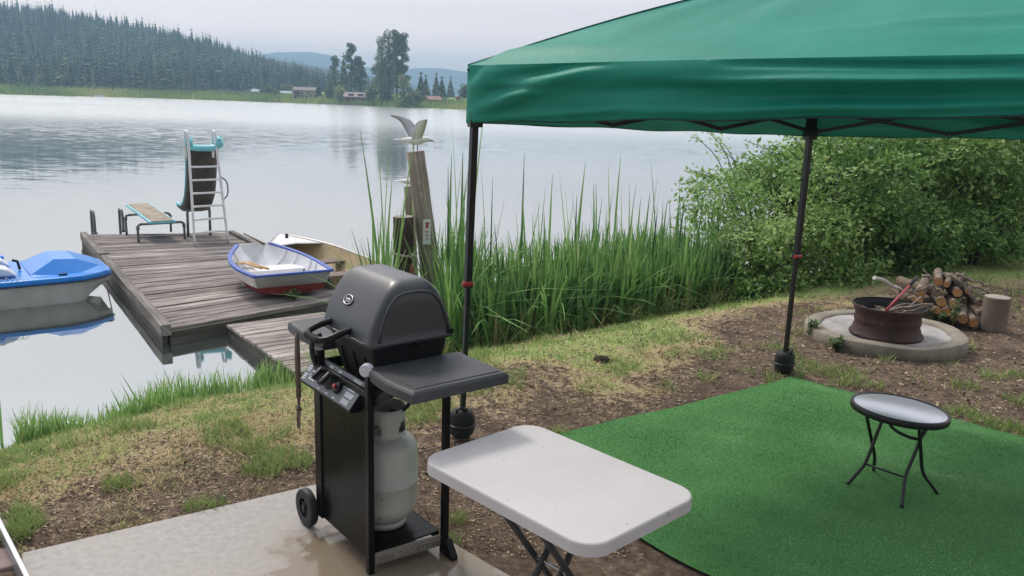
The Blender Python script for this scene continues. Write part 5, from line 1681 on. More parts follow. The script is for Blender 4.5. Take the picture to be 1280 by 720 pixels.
gl2 = gull("gull_figure", "small weathered bird figure on the thin post behind", DP(507, 226, 9.55) + Vector((0.03, 0, -0.08)), 0.5, [], "bird")

# ================================================================== FIRE PIT
pconc = M("pit_concrete", (0.34, 0.30, 0.24), (0.19, 0.165, 0.13), 0.9, ns=3.5, bump=0.7, bs=45, speck=(11, 0.70, (0.14, 0.12, 0.10)))
ash = M("ash_bed", (0.46, 0.435, 0.42), (0.30, 0.28, 0.265), 0.95, ns=6, bump=0.5, bs=70, speck=(26, 0.70, (0.05, 0.045, 0.04)))
pt = thing("fire_pit_base", "round raised concrete fire pit base with an ash filled top", "fire pit", (PIT[0], PIT[1], 0))
rings = []
for r, z in ((0.705, -0.06), (0.70, 0.115), (0.69, 0.125), (0.575, 0.125), (0.565, 0.118), (0.555, 0.09), (0.555, 0.03)):
    rings.append([((r * (1 + 0.018 * sin(2 * a + 1) + 0.007 * sin(9 * a))) * cos(a), (r * (1 + 0.018 * sin(2 * a + 1) + 0.006 * sin(7 * a))) * sin(a), z + 0.004 * sin(5 * a)) for a in [2 * pi * k / 72 for k in range(72)]])
MB().loft(rings, True, False).build("ring", pconc, pt)
def ashf(u, v):
    a = 2 * pi * u; r = 0.575 * v
    x, y = r * cos(a), r * sin(a)
    return (x, y, 0.098 + 0.012 * float(hash_noise(np.array(x + 9), np.array(y + 9), 0.12, 41)))
MB().grid(ashf, 60, 14).build("ash", ash, pt)
rust = M("rusty_wheel", (0.105, 0.055, 0.042), (0.045, 0.025, 0.021), 0.7, 0.25, ns=5, bump=0.5, bs=60, rvar=0.2, speck=(14, 0.68, (0.20, 0.11, 0.075)))
soot = M("soot", (0.012, 0.011, 0.010), (0.03, 0.026, 0.024), 0.85, ns=8)
wc = Vector((3.345, 7.22, 0.115))
wc = G(1110, 421, 0.115) + Vector((0.02, 0.10, 0)); wc.z = 0.112
wr = thing("wheel_rim_fire_ring", "rusty steel wheel rim used as a fire ring on the concrete base", "fire ring", wc, 0)
prof = [(r, z * 0.88) for r, z in [(0.312, 0.0), (0.318, 0.008), (0.315, 0.024), (0.298, 0.040), (0.290, 0.075), (0.280, 0.10), (0.277, 0.125), (0.285, 0.150), (0.286, 0.175), (0.278, 0.20), (0.281, 0.225), (0.293, 0.255), (0.299, 0.278), (0.314, 0.298), (0.320, 0.310), (0.315, 0.317)]]
MB().lathe(prof, 72).build("rim", rust, wr).data
pi_ = [(r - 0.012, z) for r, z in prof]
bm_ = wr.children[0].data
# open the lathe caps, add the sooty inside
bm = bmesh.new(); bm.from_mesh(bm_)
bmesh.ops.delete(bm, geom=[f for f in bm.faces if len(f.verts) > 10], context="FACES_ONLY"); bm.to_mesh(bm_); bm.free()
ins = MB()
nq = 72
ins.add([(r * cos(2 * pi * k / nq), r * sin(2 * pi * k / nq), z) for r, z in [prof[-1]] + pi_[::-1] for k in range(nq)], [(i * nq + k, i * nq + (k + 1) % nq, (i + 1) * nq + (k + 1) % nq, (i + 1) * nq + k) for i in range(len(pi_)) for k in range(nq)], True)
ins.build("inner_wall", soot, wr)
MB().lathe([(0.0, 0.20), (0.27, 0.185)], 40).build("ash_fill", M("ash_fill", (0.12, 0.105, 0.09), (0.05, 0.045, 0.04), 0.95, ns=14, bump=0.8, bs=60), wr)
barkm = M("log_bark", (0.26, 0.20, 0.145), (0.12, 0.088, 0.066), 0.9, ns=14, bump=0.9, bs=40, speck=(9, 0.68, (0.36, 0.32, 0.27)))
cutm = M("sawn_wood_end", (0.52, 0.27, 0.10), (0.40, 0.19, 0.07), 0.8, ns=9, bump=0.2, bs=80)
twigm = M("dry_twig", (0.34, 0.28, 0.22), (0.19, 0.15, 0.12), 0.9, ns=20, bump=0.5, bs=70)
rd = random.Random(51)
def bent(p0, p1, k=5, j=0.03):
    p0, p1 = Vector(p0), Vector(p1)
    return [p0.lerp(p1, i / k) + Vector((rd.uniform(-j, j), rd.uniform(-j, j), rd.uniform(-j, j))) * (0 if i in (0,) else 1) for i in range(k + 1)]
for i, (a0, a1, r_, lab) in enumerate((((-0.05, 0.02, 0.21), (0.36, -0.10, 0.315), 0.016, "thickest forked stick lying across the fire ring's right edge"), ((0.05, -0.12, 0.215), (0.40, -0.02, 0.30), 0.010, "thin stick resting on the fire ring's right edge, under the thick one"), ((-0.12, 0.05, 0.20), (0.20, 0.02, 0.28), 0.013, "charred stick inside the fire ring near its middle"))):
    t = thing("firewood_stick", lab, "stick", wc, 0, "sticks in the fire ring")
    pth = bent(a0, a1, 6, 0.014)
    MB().tube(pth, [r_ * (1 - 0.06 * k) for k in range(7)], 8).build("stick", twigm, t)
    if i == 0:
        MB().tube([pth[3], pth[3] + Vector((0.12, 0.09, 0.06)), pth[3] + Vector((0.17, 0.15, 0.07))], [0.012, 0.009, 0.006], 8).build("fork_twig", twigm, t)
bt = MB()
for k in range(60):
    a = rd.uniform(0, 6.28); r_ = rd.uniform(0, 0.24)
    c = Vector((r_ * cos(a), r_ * sin(a), 0.20)); d = Vector((rd.uniform(-1, 1), rd.uniform(-1, 1), rd.uniform(-0.2, 0.5))) * 0.06
    bt.tube([c - d, c + d], [0.005, 0.003], 5)
bo = bt.build("kindling", twigm); bo.location = wc
tag(bo, "loose bed of dry kindling inside the rusty ring", "kindling", None, "stuff")
# red handled poker and axe
q0, q1 = DP(1108, 388, 7.15), DP(1146, 347, 7.55)
tl_ = thing("fire_poker", "red handled tool with a black grip leaning in the fire ring", "poker", q0)
MB().tube([Vector((0, 0, 0)), (q1 - q0) * 0.76], 0.0125, 10).build("shaft", M("red_paint", (0.42, 0.045, 0.05), (0.30, 0.03, 0.035), 0.4), tl_)
MB().tube([(q1 - q0) * 0.75, (q1 - q0)], [0.016, 0.018], 10).build("grip", black, tl_, bevel=0.003)
ax0, ax1 = DP(1093, 347, 8.25), DP(1127, 361, 8.45)
axo = thing("axe", "axe with a pale grey handle stuck beside the woodpile", "axe", ax1)
d = ax0 - ax1
MB().tube(smooth_path([Vector((0, 0, 0)) - d * 0.1, d * 0.3 + Vector((0, 0, -0.012)), d * 0.65 + Vector((0, 0, 0.012)), d * 0.95, d * 1.0]), [0.017] * 12 + [0.018, 0.020, 0.023, 0.024, 0.021], 10).build("handle", M("bleached_handle", (0.58, 0.55, 0.50), (0.45, 0.42, 0.38), 0.7, ns=20), axo)
MB().loft([[(-0.03, y * 0.014, 0.035), (0.03, y * 0.016, 0.03), (0.03, y * 0.016, -0.03), (-0.02, y * 0.003, -0.13), (0.06, y * 0.003, -0.125)][:4] for y in (-1, 1)], smooth=False).build("head", frust, axo, bevel=0.003)

# ================================================================== WOODPILE
logs = [  # end px, end py, radius px, tail dx, tail dy (px), label
    (1173, 352.5, 5.6, -1, -13, "cut log at the very top of the woodpile"),
    (1183, 356, 4.2, 6, -12, "small orange ended log just right of the topmost one"),
    (1150, 366.5, 6.8, 9, -18, "thick log at the woodpile's upper left, nearest the axe"),
    (1197, 366, 6.0, -9, -4, "thick orange ended log in the upper middle of the woodpile"),
    (1211, 364, 4.9, -7, -8, "orange ended log at the woodpile's upper right"),
    (1204, 353, 5.0, -22, -9, "bark covered log lying slantwise over the top right of the woodpile"),
    (1177, 378, 6.6, -10, -9, "big cut log left of centre in the woodpile"),
    (1193, 381, 6.6, -7, -9, "brightest orange cut log in the woodpile's centre"),
    (1172, 388.5, 5.2, -12, -6, "small cut log at the woodpile's lower left"),
    (1183, 390.5, 5.6, -10, -8, "round cut log low in the woodpile behind the tall weed"),
    (1193, 397, 4.8, -4, -9, "small cut log at the bottom of the woodpile beside the weed"),
    (1204, 399.5, 5.8, -1, -20, "long bark covered log slanting to the ground at the bottom middle of the woodpile"),
    (1217, 404, 5.8, -8, -20, "long log slanting to the ground next to the stump"),
    (1225, 379, 4.6, -22, -13, "split log with bright wood at the woodpile's right, behind the stump"),
    (1226, 393, 4.2, -20, -17, "thin bark covered log slanting down behind the stump"),
    (1150, 375, 4.2, -12, -3, "small log under the thick upper left one"),
    (1172, 366, 5.0, 6, -10, "knotty broken log in the middle of the woodpile under the topmost one"),
    (1142, 374, 3.2, -26, -3, "pale peeled log lying low at the woodpile's left"),
]
LG = "cut logs in the woodpile"
for i, (px, py, rp_, dx, dy, lab) in enumerate(logs):
    zed = None
    Y0 = 8.15 + 0.010 * max(0, (400 - py)) * 0.9
    e = DP(px, py, Y0)
    if e.z < 0.05: e.z = max(e.z, 0.045)
    tail = DP(px + dx, py + dy, Y0 + 0.52)
    r_ = rp_ * 0.0079
    if tail.z < r_: tail.z = r_
    o = thing("log", lab, "log", e, 0, LG)
    d = tail - e
    u = d.normalized()
    pth = [Vector((0, 0, 0))] + [d * (k / 6) + Vector((rd.uniform(-1, 1), 0, rd.uniform(-1, 1))) * 0.006 for k in range(1, 7)]
    MB().tube(pth, [r_ * (1 + rd.uniform(-0.06, 0.06)) for _ in range(7)], 14, True, True, jit=0.10).build("bark", barkm, o)
    if i not in (5, 13, 14, 16):
        MB().tube([-u * 0.001, -u * 0.004], [r_ * 0.90, r_ * 0.86], 18).build("cut_end", cutm, o)
    if i == 13:
        MB().obox(d * 0.3 + Vector((0, -r_ * 0.85, 0.0)), d * 0.28, (0, 0.006, 0), u.cross(Vector((0, 1, 0))) * r_ * 0.6).build("split_face", cutm, o)
    if i == 16:
        MB().tube([d * 0.1 + Vector((0, -r_ * 0.8, 0.01)), d * 0.1 + Vector((0.01, -r_ * 1.5, 0.02))], [0.022, 0.014], 8).build("knot", cutm, o)
# hidden core of the pile
for k in range(9):
    x = 4.05 + rd.uniform(0, 0.75); y = 8.65 + rd.uniform(0, 0.25); z = 0.05 + 0.075 * (k % 4)
    o = thing("log", "bark covered log deep inside the woodpile, its end hidden by those in front", "log", (x, y, z), rd.uniform(-0.3, 0.3), LG)
    MB().tube([(0, -0.2, 0), (0, 0.05, 0.004), (0, 0.35, 0)], 0.05, 12, jit=0.08).build("bark", barkm, o)
brs = [((1168, 358), (1136, 362), 8.4, 0.014, "curved dry branch over the woodpile's left shoulder"), ((1152, 344), (1176, 349), 8.7, 0.016, "short dry branch at the back left of the woodpile's top"), ((1186, 343), (1228, 372), 8.5, 0.014, "long dry branch running down the woodpile's right side"),
       ((1190, 345), (1240, 369), 8.65, 0.017, "thick dry branch reaching farthest right over the woodpile"), ((1195, 342), (1216, 352), 8.6, 0.020, "stout crooked branch on the crest of the woodpile"), ((1182, 345), (1206, 341), 8.75, 0.012, "thin twiggy branch along the woodpile's crest"),
       ((1212, 346), (1242, 363), 8.8, 0.011, "thin branch ending at the far right of the woodpile"), ((1222, 366), (1240, 371), 8.5, 0.013, "short branch low on the woodpile's right end"), ((1121, 360), (1150, 371), 8.35, 0.012, "thin branch at the woodpile's left end beside the axe head"), ((1200, 347), (1222, 380), 8.35, 0.009, "thinnest twig hanging down the woodpile's front right"), ((1168, 372), (1166, 352), 8.15, 0.009, "pale peeled twig standing against the thick left log")]
for (a, b_, Y0, r_, lab) in brs:
    p0, p1 = DP(*a, Y0), DP(*b_, Y0 - 0.05)
    o = thing("dry_branch", lab, "branch", p0, 0, "dry branches on the woodpile")
    pth = [p - p0 for p in bent(p0, p1, 6, 0.018)]
    MB().tube(smooth_path(pth, 2), [r_ * (1 - 0.035 * k) for k in range(13)], 8, jit=0.12).build("stem", twigm, o)
    for q in (2, 4):
        MB().tube([pth[q], pth[q] + Vector((rd.uniform(-0.09, 0.12), rd.uniform(-0.05, 0.05), rd.uniform(0.0, 0.07)))], [r_ * 0.5, r_ * 0.25], 6).build("twig", twigm, o)
stumpm = M("stump_side", (0.24, 0.19, 0.145), (0.16, 0.125, 0.095), 0.85, ns=4, bump=0.5, bs=30)
sp_ = thing("chopping_stump", "upright brown log stump beside the woodpile's right end", "stump", (4.83, 8.16, 0))
rings = [[((0.120 + (0.006 if z < 0.03 else 0)) * (1 + 0.02 * sin(3 * a) + 0.012 * sin(8 * a)) * cos(a), 0.120 * (1 + 0.02 * sin(3 * a)) * sin(a), z) for a in [2 * pi * k / 40 for k in range(40)]] for z in (-0.02, 0.02, 0.15, 0.325, 0.335)]
MB().loft(rings).build("side", stumpm, sp_)
MB().lathe([(0.0, 0.3365), (0.117, 0.3365), (0.110, 0.3395), (0.0, 0.3395)], 36).build("cut_top", capm, sp_)

# ================================================================== LOOSE YARD THINGS
cl = G(752, 452); cz = float(ground_z(cl.x, cl.y))
cb_ = MB().lathe([(0.0, -0.01), (0.045, 0.0), (0.052, 0.025), (0.035, 0.05), (0.0, 0.06)], 14)
cob = cb_.build("dirt_clod", M("dark_clod", (0.07, 0.045, 0.035), (0.03, 0.02, 0.016), 0.95, ns=30, bump=1.0, bs=60)); cob.location = (cl.x, cl.y, cz)
cob.scale = (1.4, 1.0, 0.9)
tag(cob, "dark dirt clod lying on the grass between the reeds and the mat", "clod")
q = G(545, 565)
tw = MB().tube(smooth_path([Vector((-0.16, -0.06, 0.008)), Vector((-0.05, -0.02, 0.02)), Vector((0.06, 0.05, 0.03)), Vector((0.10, 0.15, 0.012))]), 0.005, 6)
two = tw.build("dry_stalk", twigm); two.location = q
tag(two, "curved dry stalk on the dirt behind the grill's back leg", "stalk")
WEED = M_tint("weed_leaves", [(0.0, (0.07, 0.115, 0.04)), (0.5, (0.14, 0.21, 0.08)), (1.0, (0.28, 0.35, 0.17))], 0.6, 0.25)
rng = np.random.default_rng(61)
def weed(px, py, z, h_, r_, nl, lab, ln=0.045):
    c = G(px, py, z)
    o = thing("weed", lab, "weed", c, 0, "weeds in the yard")
    st = MB()
    tips = []
    for k in range(7):
        a = rng.random() * 6.28; q = r_ * (0.3 + 0.7 * rng.random())
        tip = Vector((q * cos(a), q * sin(a), h_ * (0.6 + 0.4 * rng.random())))
        tips.append(tip)
        st.tube([Vector((0, 0, 0)), tip * 0.5 + Vector((0, 0, h_ * 0.1)), tip], [0.004, 0.003, 0.002], 5)
    st.build("stems", fwood if False else M("weed_stem", (0.10, 0.15, 0.05), None, 0.7), o)
    P = np.array([tips[i % 7] * float(0.3 + 0.75 * rng.random()) for i in range(nl)])
    D = unit(rng.normal(size=(nl, 3)) * np.array([1, 1, 0.4]) + np.array([0, 0, 0.35]))
    S = unit(np.cross(D, np.tile([0.1, 0.1, 1.0], (nl, 1))))
    l = ln * (0.6 + 0.8 * rng.random(nl))
    V, F, T = leaf_quads(P, D, S, l, l * 0.45, np.clip(0.5 + 0.22 * rng.normal(size=nl), 0, 1))
    fast_mesh("leaves", V, F, T, WEED, o)
weed(1046, 440, 0.0, 0.13, 0.08, 260, "low green weed in front of the fire pit base")
weed(1013, 424, 0.0, 0.20, 0.06, 160, "taller thin weed at the fire pit base's left edge")
weed(1190, 412, 0.0, 0.34, 0.05, 120, "tall single weed in front of the woodpile", 0.04)
weed(1172, 405, 0.0, 0.16, 0.16, 260, "spreading grey green weed at the woodpile's lower left")
weed(368, 375, DZ, 0.12, 0.14, 300, "green weed sprouting from the dock under the dinghy")

# ================================================================== REEDS
REED = M_tint("reed_blade", [(0.0, (0.055, 0.13, 0.05)), (0.35, (0.165, 0.33, 0.095)), (0.62, (0.30, 0.50, 0.15)), (0.86, (0.50, 0.60, 0.28)), (0.93, (0.38, 0.33, 0.15)), (1.0, (0.46, 0.36, 0.18))], 0.5, 0.35)
rng = np.random.default_rng(71)
front = np.array([(-1.75, 7.75), (-1.45, 7.55), (-0.45, 8.05), (0.69, 8.75), (1.42, 9.25), (2.3, 9.85), (2.95, 10.35)])
n = 5400
u = rng.random(n) * (len(front) - 1)
iu = np.minimum(u.astype(int), len(front) - 2); fu_ = (u - iu)[:, None]
base_ = front[iu] * (1 - fu_) + front[iu + 1] * fu_
dep = rng.random(n) ** 1.2 * 1.7
nrm2 = np.array([-0.50, 0.866])
P2 = base_ + nrm2 * dep[:, None] + rng.normal(size=(n, 2)) * 0.05
z = np.maximum(ground_z(P2[:, 0], P2[:, 1]), -1.0)
clump = hash_noise(P2[:, 0], P2[:, 1], 0.35, 72)
keep = (clump + rng.random(n) * 0.55 > 0.42) & ~((np.hypot(P2[:, 0] + 1.05, P2[:, 1] - 9.2) < 0.26))
qx = P2[:, 0] / P2[:, 1]
keep &= (qx > -0.172) & ~((qx < -0.085) & (qx > -0.150) & (P2[:, 1] < 9.5) & (rng.random(n) < 0.93))
keep &= ~((qx < -0.10) & (rng.random(n) < 0.45))
P2, z, dep, clump = P2[keep], z[keep], dep[keep], clump[keep]
n = len(P2)
H = (0.62 + 0.34 * clump + 0.24 * rng.random(n)) * (0.72 + 0.28 * sst(0, 0.6, dep)) - z * 0.35
tallm = rng.random(n) < np.where(P2[:, 0] < -0.4, 0.11, 0.045)
H = np.where(tallm, H * rng.uniform(1.3, 1.75, n), H)
H = np.where(P2[:, 0] < -0.4, H * 1.2, H)
yaw = rng.random(n) * 6.28
leanv = np.minimum(np.abs(rng.normal(size=n)) * 0.11, np.where(tallm, 0.12, 0.30))
curl = np.where(rng.random(n) < 0.24, rng.uniform(0.35, 0.95, n), rng.uniform(0, 0.16, n))
curl = np.where(tallm, 0.03, curl)
tint = np.clip(0.36 + 0.30 * (clump - 0.5) + rng.normal(size=n) * 0.19, 0, 0.86)
dead = rng.random(n) < 0.085
tint = np.where(dead, 0.97, tint); H = np.where(dead, H * 0.6, H)
V, F, T = blades(np.stack([P2[:, 0], P2[:, 1], z - 0.05], 1), H, rng.uniform(0.028, 0.058, n), yaw, leanv, curl, tint, 6)
# short dead and green growth at the foot
m2 = 3200
u = rng.random(m2) * (len(front) - 1); iu = np.minimum(u.astype(int), len(front) - 2); fu_ = (u - iu)[:, None]
b2 = front[iu] * (1 - fu_) + front[iu + 1] * fu_ + nrm2 * rng.uniform(-0.10, 0.35, m2)[:, None] + rng.normal(size=(m2, 2)) * 0.05
z2 = ground_full(b2[:, 0], b2[:, 1])
Vb, Fb, Tb = blades(np.stack([b2[:, 0], b2[:, 1], z2 - 0.02], 1), rng.uniform(0.10, 0.45, m2), rng.uniform(0.008, 0.018, m2), rng.random(m2) * 6.28, rng.uniform(0.1, 0.7, m2), rng.uniform(0.1, 0.9, m2), np.where(rng.random(m2) < 0.45, 0.95, rng.uniform(0.3, 0.8, m2)), 4)
V, F, T = joinm([(V, F, T), (Vb, Fb, Tb)])
tag(fast_mesh("reeds", V, F, T, REED), "tall green reeds growing along the shore behind the canopy leg", "reeds", None, "stuff")
# short blades along the left bank
n = 3600
pxs = rng.uniform(20, 372, n)
pys = np.interp(pxs, [0, 60, 130, 200, 300, 372], [556, 541, 527, 503, 478, 470]) + rng.uniform(-6, 16, n)
pp = np.array([tuple(G(a, b_, -0.62)) for a, b_ in zip(pxs, pys)])
zz = np.maximum(ground_z(pp[:, 0], pp[:, 1]), WATER - 0.02)
cl2 = hash_noise(pp[:, 0], pp[:, 1], 0.3, 75)
k = (cl2 + 0.45 * rng.random(n)) > 0.60
pp, zz, cl2 = pp[k], zz[k], cl2[k]; n = len(pp)
V, F, T = blades(np.stack([pp[:, 0], pp[:, 1], zz - 0.02], 1), rng.uniform(0.05, 0.28, n) * (0.45 + cl2), rng.uniform(0.008, 0.02, n), rng.random(n) * 6.28, rng.uniform(0, 0.35, n), rng.uniform(0, 0.25, n), np.clip(0.62 + rng.normal(size=n) * 0.16, 0.2, 0.88), 3)
ext = []
for (px, py, hh, ln_) in ((186, 524, 0.36, 0.9), (176, 525, 0.30, 0.75), (160, 528, 0.28, 0.7), (24, 549, 0.30, 0.35), (2, 552, 0.34, 0.15), (38, 546, 0.12, 0.2), (150, 530, 0.2, 0.5), (170, 527, 0.24, 0.4)):
    c = G(px, py, -0.66); ext.append((c.x, c.y, -0.68, hh, ln_))
ext = np.array(ext)
yl = np.where(ext[:, 4] > 0.45, 2.6, rng.random(len(ext)) * 2)
V2, F2, T2 = blades(ext[:, :3], ext[:, 3], np.full(len(ext), 0.022), yl, ext[:, 4], np.full(len(ext), 0.05), np.full(len(ext), 0.4), 4)
V, F, T = joinm([(V, F, T), (V2, F2, T2)])
tag(fast_mesh("shore_sedge", V, F, T, REED), "short sedge blades along the left bank at the water's edge", "sedge", None, "stuff")

# ================================================================== LAWN BLADES AND LITTER
rng = np.random.default_rng(81)
def yard_points(n):
    # even in the view: sample directions to the ground, denser nearby
    px = rng.uniform(-60, 1340, n); py = 300 + 430 * rng.random(n) ** 0.8
    u = (px - 640) / FPX; v = (360 - py) / FPX
    dx = r2.x * u + u2.x * v + _f.x; dy = r2.y * u + u2.y * v + _f.y; dz = r2.z * u + u2.z * v + _f.z
    t = np.where(dz < -0.05, (-0.15 - EYE) / np.minimum(dz, -0.05), np.nan)
    x, y = dx * t, dy * t
    ok = np.isfinite(x) & (y < 15.5) & (np.abs(x) < 12)
    x, y = x[ok], y[ok]
    bad = in_poly(x, y, SLAB) | in_poly(x, y, MAT) | (np.hypot(x - PIT[0], y - PIT[1]) < 0.72) | (shore_d(x, y) > 0.05)
    bad |= in_poly(x, y, [(-3.35, 9.45), (-2.0, 7.55), (-1.0, 8.3), (-2.3, 10.2)])
    return x[~bad], y[~bad]
x, y = yard_points(270000)
g_ = grassness(x, y) + (hash_noise(x, y, 0.22, 82) - 0.5) * 0.75 + (hash_noise(x, y, 0.6, 83) - 0.5) * 0.35
tuft = hash_noise(x, y, 0.30, 84) + (hash_noise(x, y, 0.11, 89) - 0.5) * 0.5
k = (rng.random(len(x)) < np.clip((g_ - 0.20) * 1.6, 0, 1)) | ((tuft > 0.74) & (rng.random(len(x)) < 0.75))
x, y, g_, tuft = x[k], y[k], g_[k], tuft[k]
n = len(x)
zz = ground_full(x, y) - 0.008
lush = sst(0.70, 1.0, g_ + (hash_noise(x, y, 0.8, 85) - 0.5) * 0.9) + (tuft > 0.74) * 0.8
straw = rng.random(n) > np.clip(lush * 0.9 + 0.30, 0.28, 0.93)
H = rng.uniform(0.018, 0.050, n) * (1 + 0.9 * (tuft > 0.70))
H = np.where(straw, H * 0.7, H)
tint = np.where(straw, rng.uniform(0.70, 1.0, n), np.clip(0.33 + rng.normal(size=n) * 0.13, 0, 0.62))
dist = np.hypot(x, y)
V, F, T = blades(np.stack([x, y, zz], 1), H, np.clip(0.0012 * dist * 0.55, 0.0022, 0.009) * rng.uniform(0.7, 1.4, n), rng.random(n) * 6.28, np.where(straw, rng.uniform(0.8, 2.2, n), rng.uniform(0.1, 0.9, n)), rng.uniform(0, 0.5, n), tint, 2)
LAWN = M_tint("lawn_blade", [(0.0, (0.10, 0.18, 0.04)), (0.3, (0.23, 0.35, 0.09)), (0.6, (0.43, 0.53, 0.18)), (0.72, (0.54, 0.41, 0.20)), (1.0, (0.76, 0.60, 0.36))], 0.7, 0.25)
tag(fast_mesh("grass", V, F, T, LAWN), "patchy short grass, green near the water and straw coloured toward the dirt", "grass", None, "stuff")
# dry chips, straw bits and pebbles on the bare earth
x, y = yard_points(75000)
n = len(x)
zz = ground_full(x, y) + 0.004
D = unit(np.stack([rng.normal(size=n), rng.normal(size=n), rng.normal(size=n) * 0.25], 1))
S = unit(np.cross(D, unit(np.stack([rng.normal(size=n) * 0.4, rng.normal(size=n) * 0.4, np.ones(n)], 1))))
ds = np.hypot(x, y)
ln_ = rng.uniform(0.008, 0.035, n) * np.clip(ds / 5, 0.7, 1.6)
V, F, T = leaf_quads(np.stack([x, y, zz], 1), D, S, ln_, ln_ * rng.uniform(0.12, 0.6, n), rng.random(n) ** 1.3, 0.2)
LITT = M_tint("litter", [(0.0, (0.06, 0.04, 0.028)), (0.4, (0.16, 0.11, 0.075)), (0.75, (0.36, 0.28, 0.18)), (1.0, (0.58, 0.48, 0.33))], 0.9)
tag(fast_mesh("dry_litter", V, F, T, LITT), "dry chips and straw bits scattered over the bare earth", "litter", None, "stuff")

# ================================================================== SHRUBS AT RIGHT
BUSH = M_tint("shrub_leaf", [(0.0, (0.045, 0.105, 0.03)), (0.4, (0.155, 0.30, 0.07)), (0.7, (0.34, 0.52, 0.155)), (1.0, (0.54, 0.67, 0.29))], 0.5, 0.32, 0.35)
STEM = M("shrub_stem", (0.11, 0.085, 0.065), (0.06, 0.045, 0.035), 0.9, ns=10)
def shrub(lab, c, rx, ry, h_, nl, seed, tint0, ln=0.075, gr="shrubs at the yard's right edge", nc=26):
    rng = np.random.default_rng(seed)
    c = Vector((c[0], c[1], float(ground_z(c[0], c[1]))))
    o = thing("shrub", lab, "shrub", c, 0, gr)
    cl = []
    for k in range(nc):
        a = rng.random() * 6.28; el = rng.random()
        q = 0.35 + 0.62 * rng.random() ** 0.6
        x = rx * q * cos(a) * (0.78 + 0.45 * el - 0.45 * el * el); y = ry * q * sin(a) * (0.78 + 0.45 * el - 0.45 * el * el); z_ = h_ * (0.10 + 0.78 * el * (1 - 0.35 * q * q))
        r_ = rng.uniform(0.20, 0.40) * min(rx, h_)
        cl.append((x, y, z_, r_ * 1.15, r_ * 1.15, r_ * 0.72, np.clip(tint0 + rng.normal() * 0.13, 0.1, 0.9)))
    V, F, T = leaf_cloud(cl, int(nl * 1.35), ln, rng, 0.35, 0.52, 0.45, 0.15)
    # arching sprays that break the outline
    sp = []
    st = MB()
    for k in range(34):
        a = rng.random() * 6.28
        b0 = Vector((rx * 0.3 * cos(a), ry * 0.3 * sin(a), h_ * 0.3))
        tip = Vector((rx * rng.uniform(0.85, 1.18) * cos(a), ry * rng.uniform(0.85, 1.18) * sin(a), h_ * rng.uniform(0.25, 0.92)))
        mid = b0.lerp(tip, 0.55) + Vector((0, 0, h_ * 0.12))
        pts = smooth_path([b0, mid, tip], 4)
        st.tube(pts, [0.010 * (1 - 0.09 * i) for i in range(len(pts))], 5)
        for i in range(40):
            f = (0.25 + 0.75 * rng.random()) * (len(pts) - 1.001)
            q = pts[int(f)].lerp(pts[int(f) + 1], f - int(f))
            sp.append((q.x + rng.normal() * 0.05, q.y + rng.normal() * 0.05, q.z + rng.normal() * 0.04))
    P = np.array(sp)
    n = len(P)
    D = unit(rng.normal(size=(n, 3)) * np.array([1, 1, 0.5]) + np.array([0, 0, 0.1]))
    S = unit(np.cross(D, unit(rng.normal(size=(n, 3)) * 0.6 + np.array([0, 0, 1.2]))))
    l = ln * (0.6 + 0.7 * rng.random(n))
    V2, F2, T2 = leaf_quads(P, D, S, l, l * 0.5, np.clip(tint0 + 0.12 + rng.normal(size=n) * 0.15, 0, 1))
    V, F, T = joinm([(V, F, T), (V2, F2, T2)])
    keep = None
    for k in range(9):
        a = rng.random() * 6.28
        tip = Vector((rx * 0.5 * cos(a), ry * 0.5 * sin(a), h_ * rng.uniform(0.5, 0.75)))
        pts = smooth_path([Vector((0.12 * cos(a), 0.12 * sin(a), -0.05)), tip * 0.5 + Vector((0, 0, h_ * 0.1)), tip], 4)
        st.tube(pts, [0.022 * (1 - 0.085 * i) for i in range(len(pts))], 6)
    st.build("branches", STEM, o)
    fast_mesh("foliage", V, F, T, BUSH, o)
    return o
shrub("tall olive green shrub nearest the water, overhanging the reeds", (3.55, 11.25), 1.30, 1.2, 2.35, 9000, 91, 0.60, 0.070)
shrub("dense dark green shrub directly behind the far canopy leg", (4.55, 11.55), 1.25, 1.2, 2.2, 9500, 92, 0.42, 0.085)
shrub("big broad leaved green shrub behind the fire pit", (6.15, 12.9), 1.6, 1.5, 2.75, 11500, 93, 0.52, 0.095)
shrub("light green shrub behind the woodpile", (8.2, 14.0), 1.7, 1.6, 2.9, 11000, 94, 0.60, 0.095)
shrub("dark green shrub at the right edge of the picture", (10.0, 14.9), 1.7, 1.6, 2.9, 7000, 95, 0.48, 0.10)
shrub("low dense green shrub at the foot of the hedge near the right picture edge", (8.0, 13.0), 1.1, 0.7, 1.15, 4200, 98, 0.50, 0.085, nc=16)
shrub("low leafy shrub at the hedge foot directly behind the woodpile", (6.6, 12.0), 0.9, 0.6, 1.0, 3600, 99, 0.44, 0.08, nc=14)
shrub("low yellow green shrub in front of the others beside the reeds", (3.15, 10.35), 0.62, 0.6, 1.15, 3600, 96, 0.64, 0.060, nc=14)
shrub("low dark shrub filling the foot of the hedge behind the fire ring", (5.1, 11.4), 0.9, 0.6, 0.95, 4200, 97, 0.36, 0.075, nc=14)

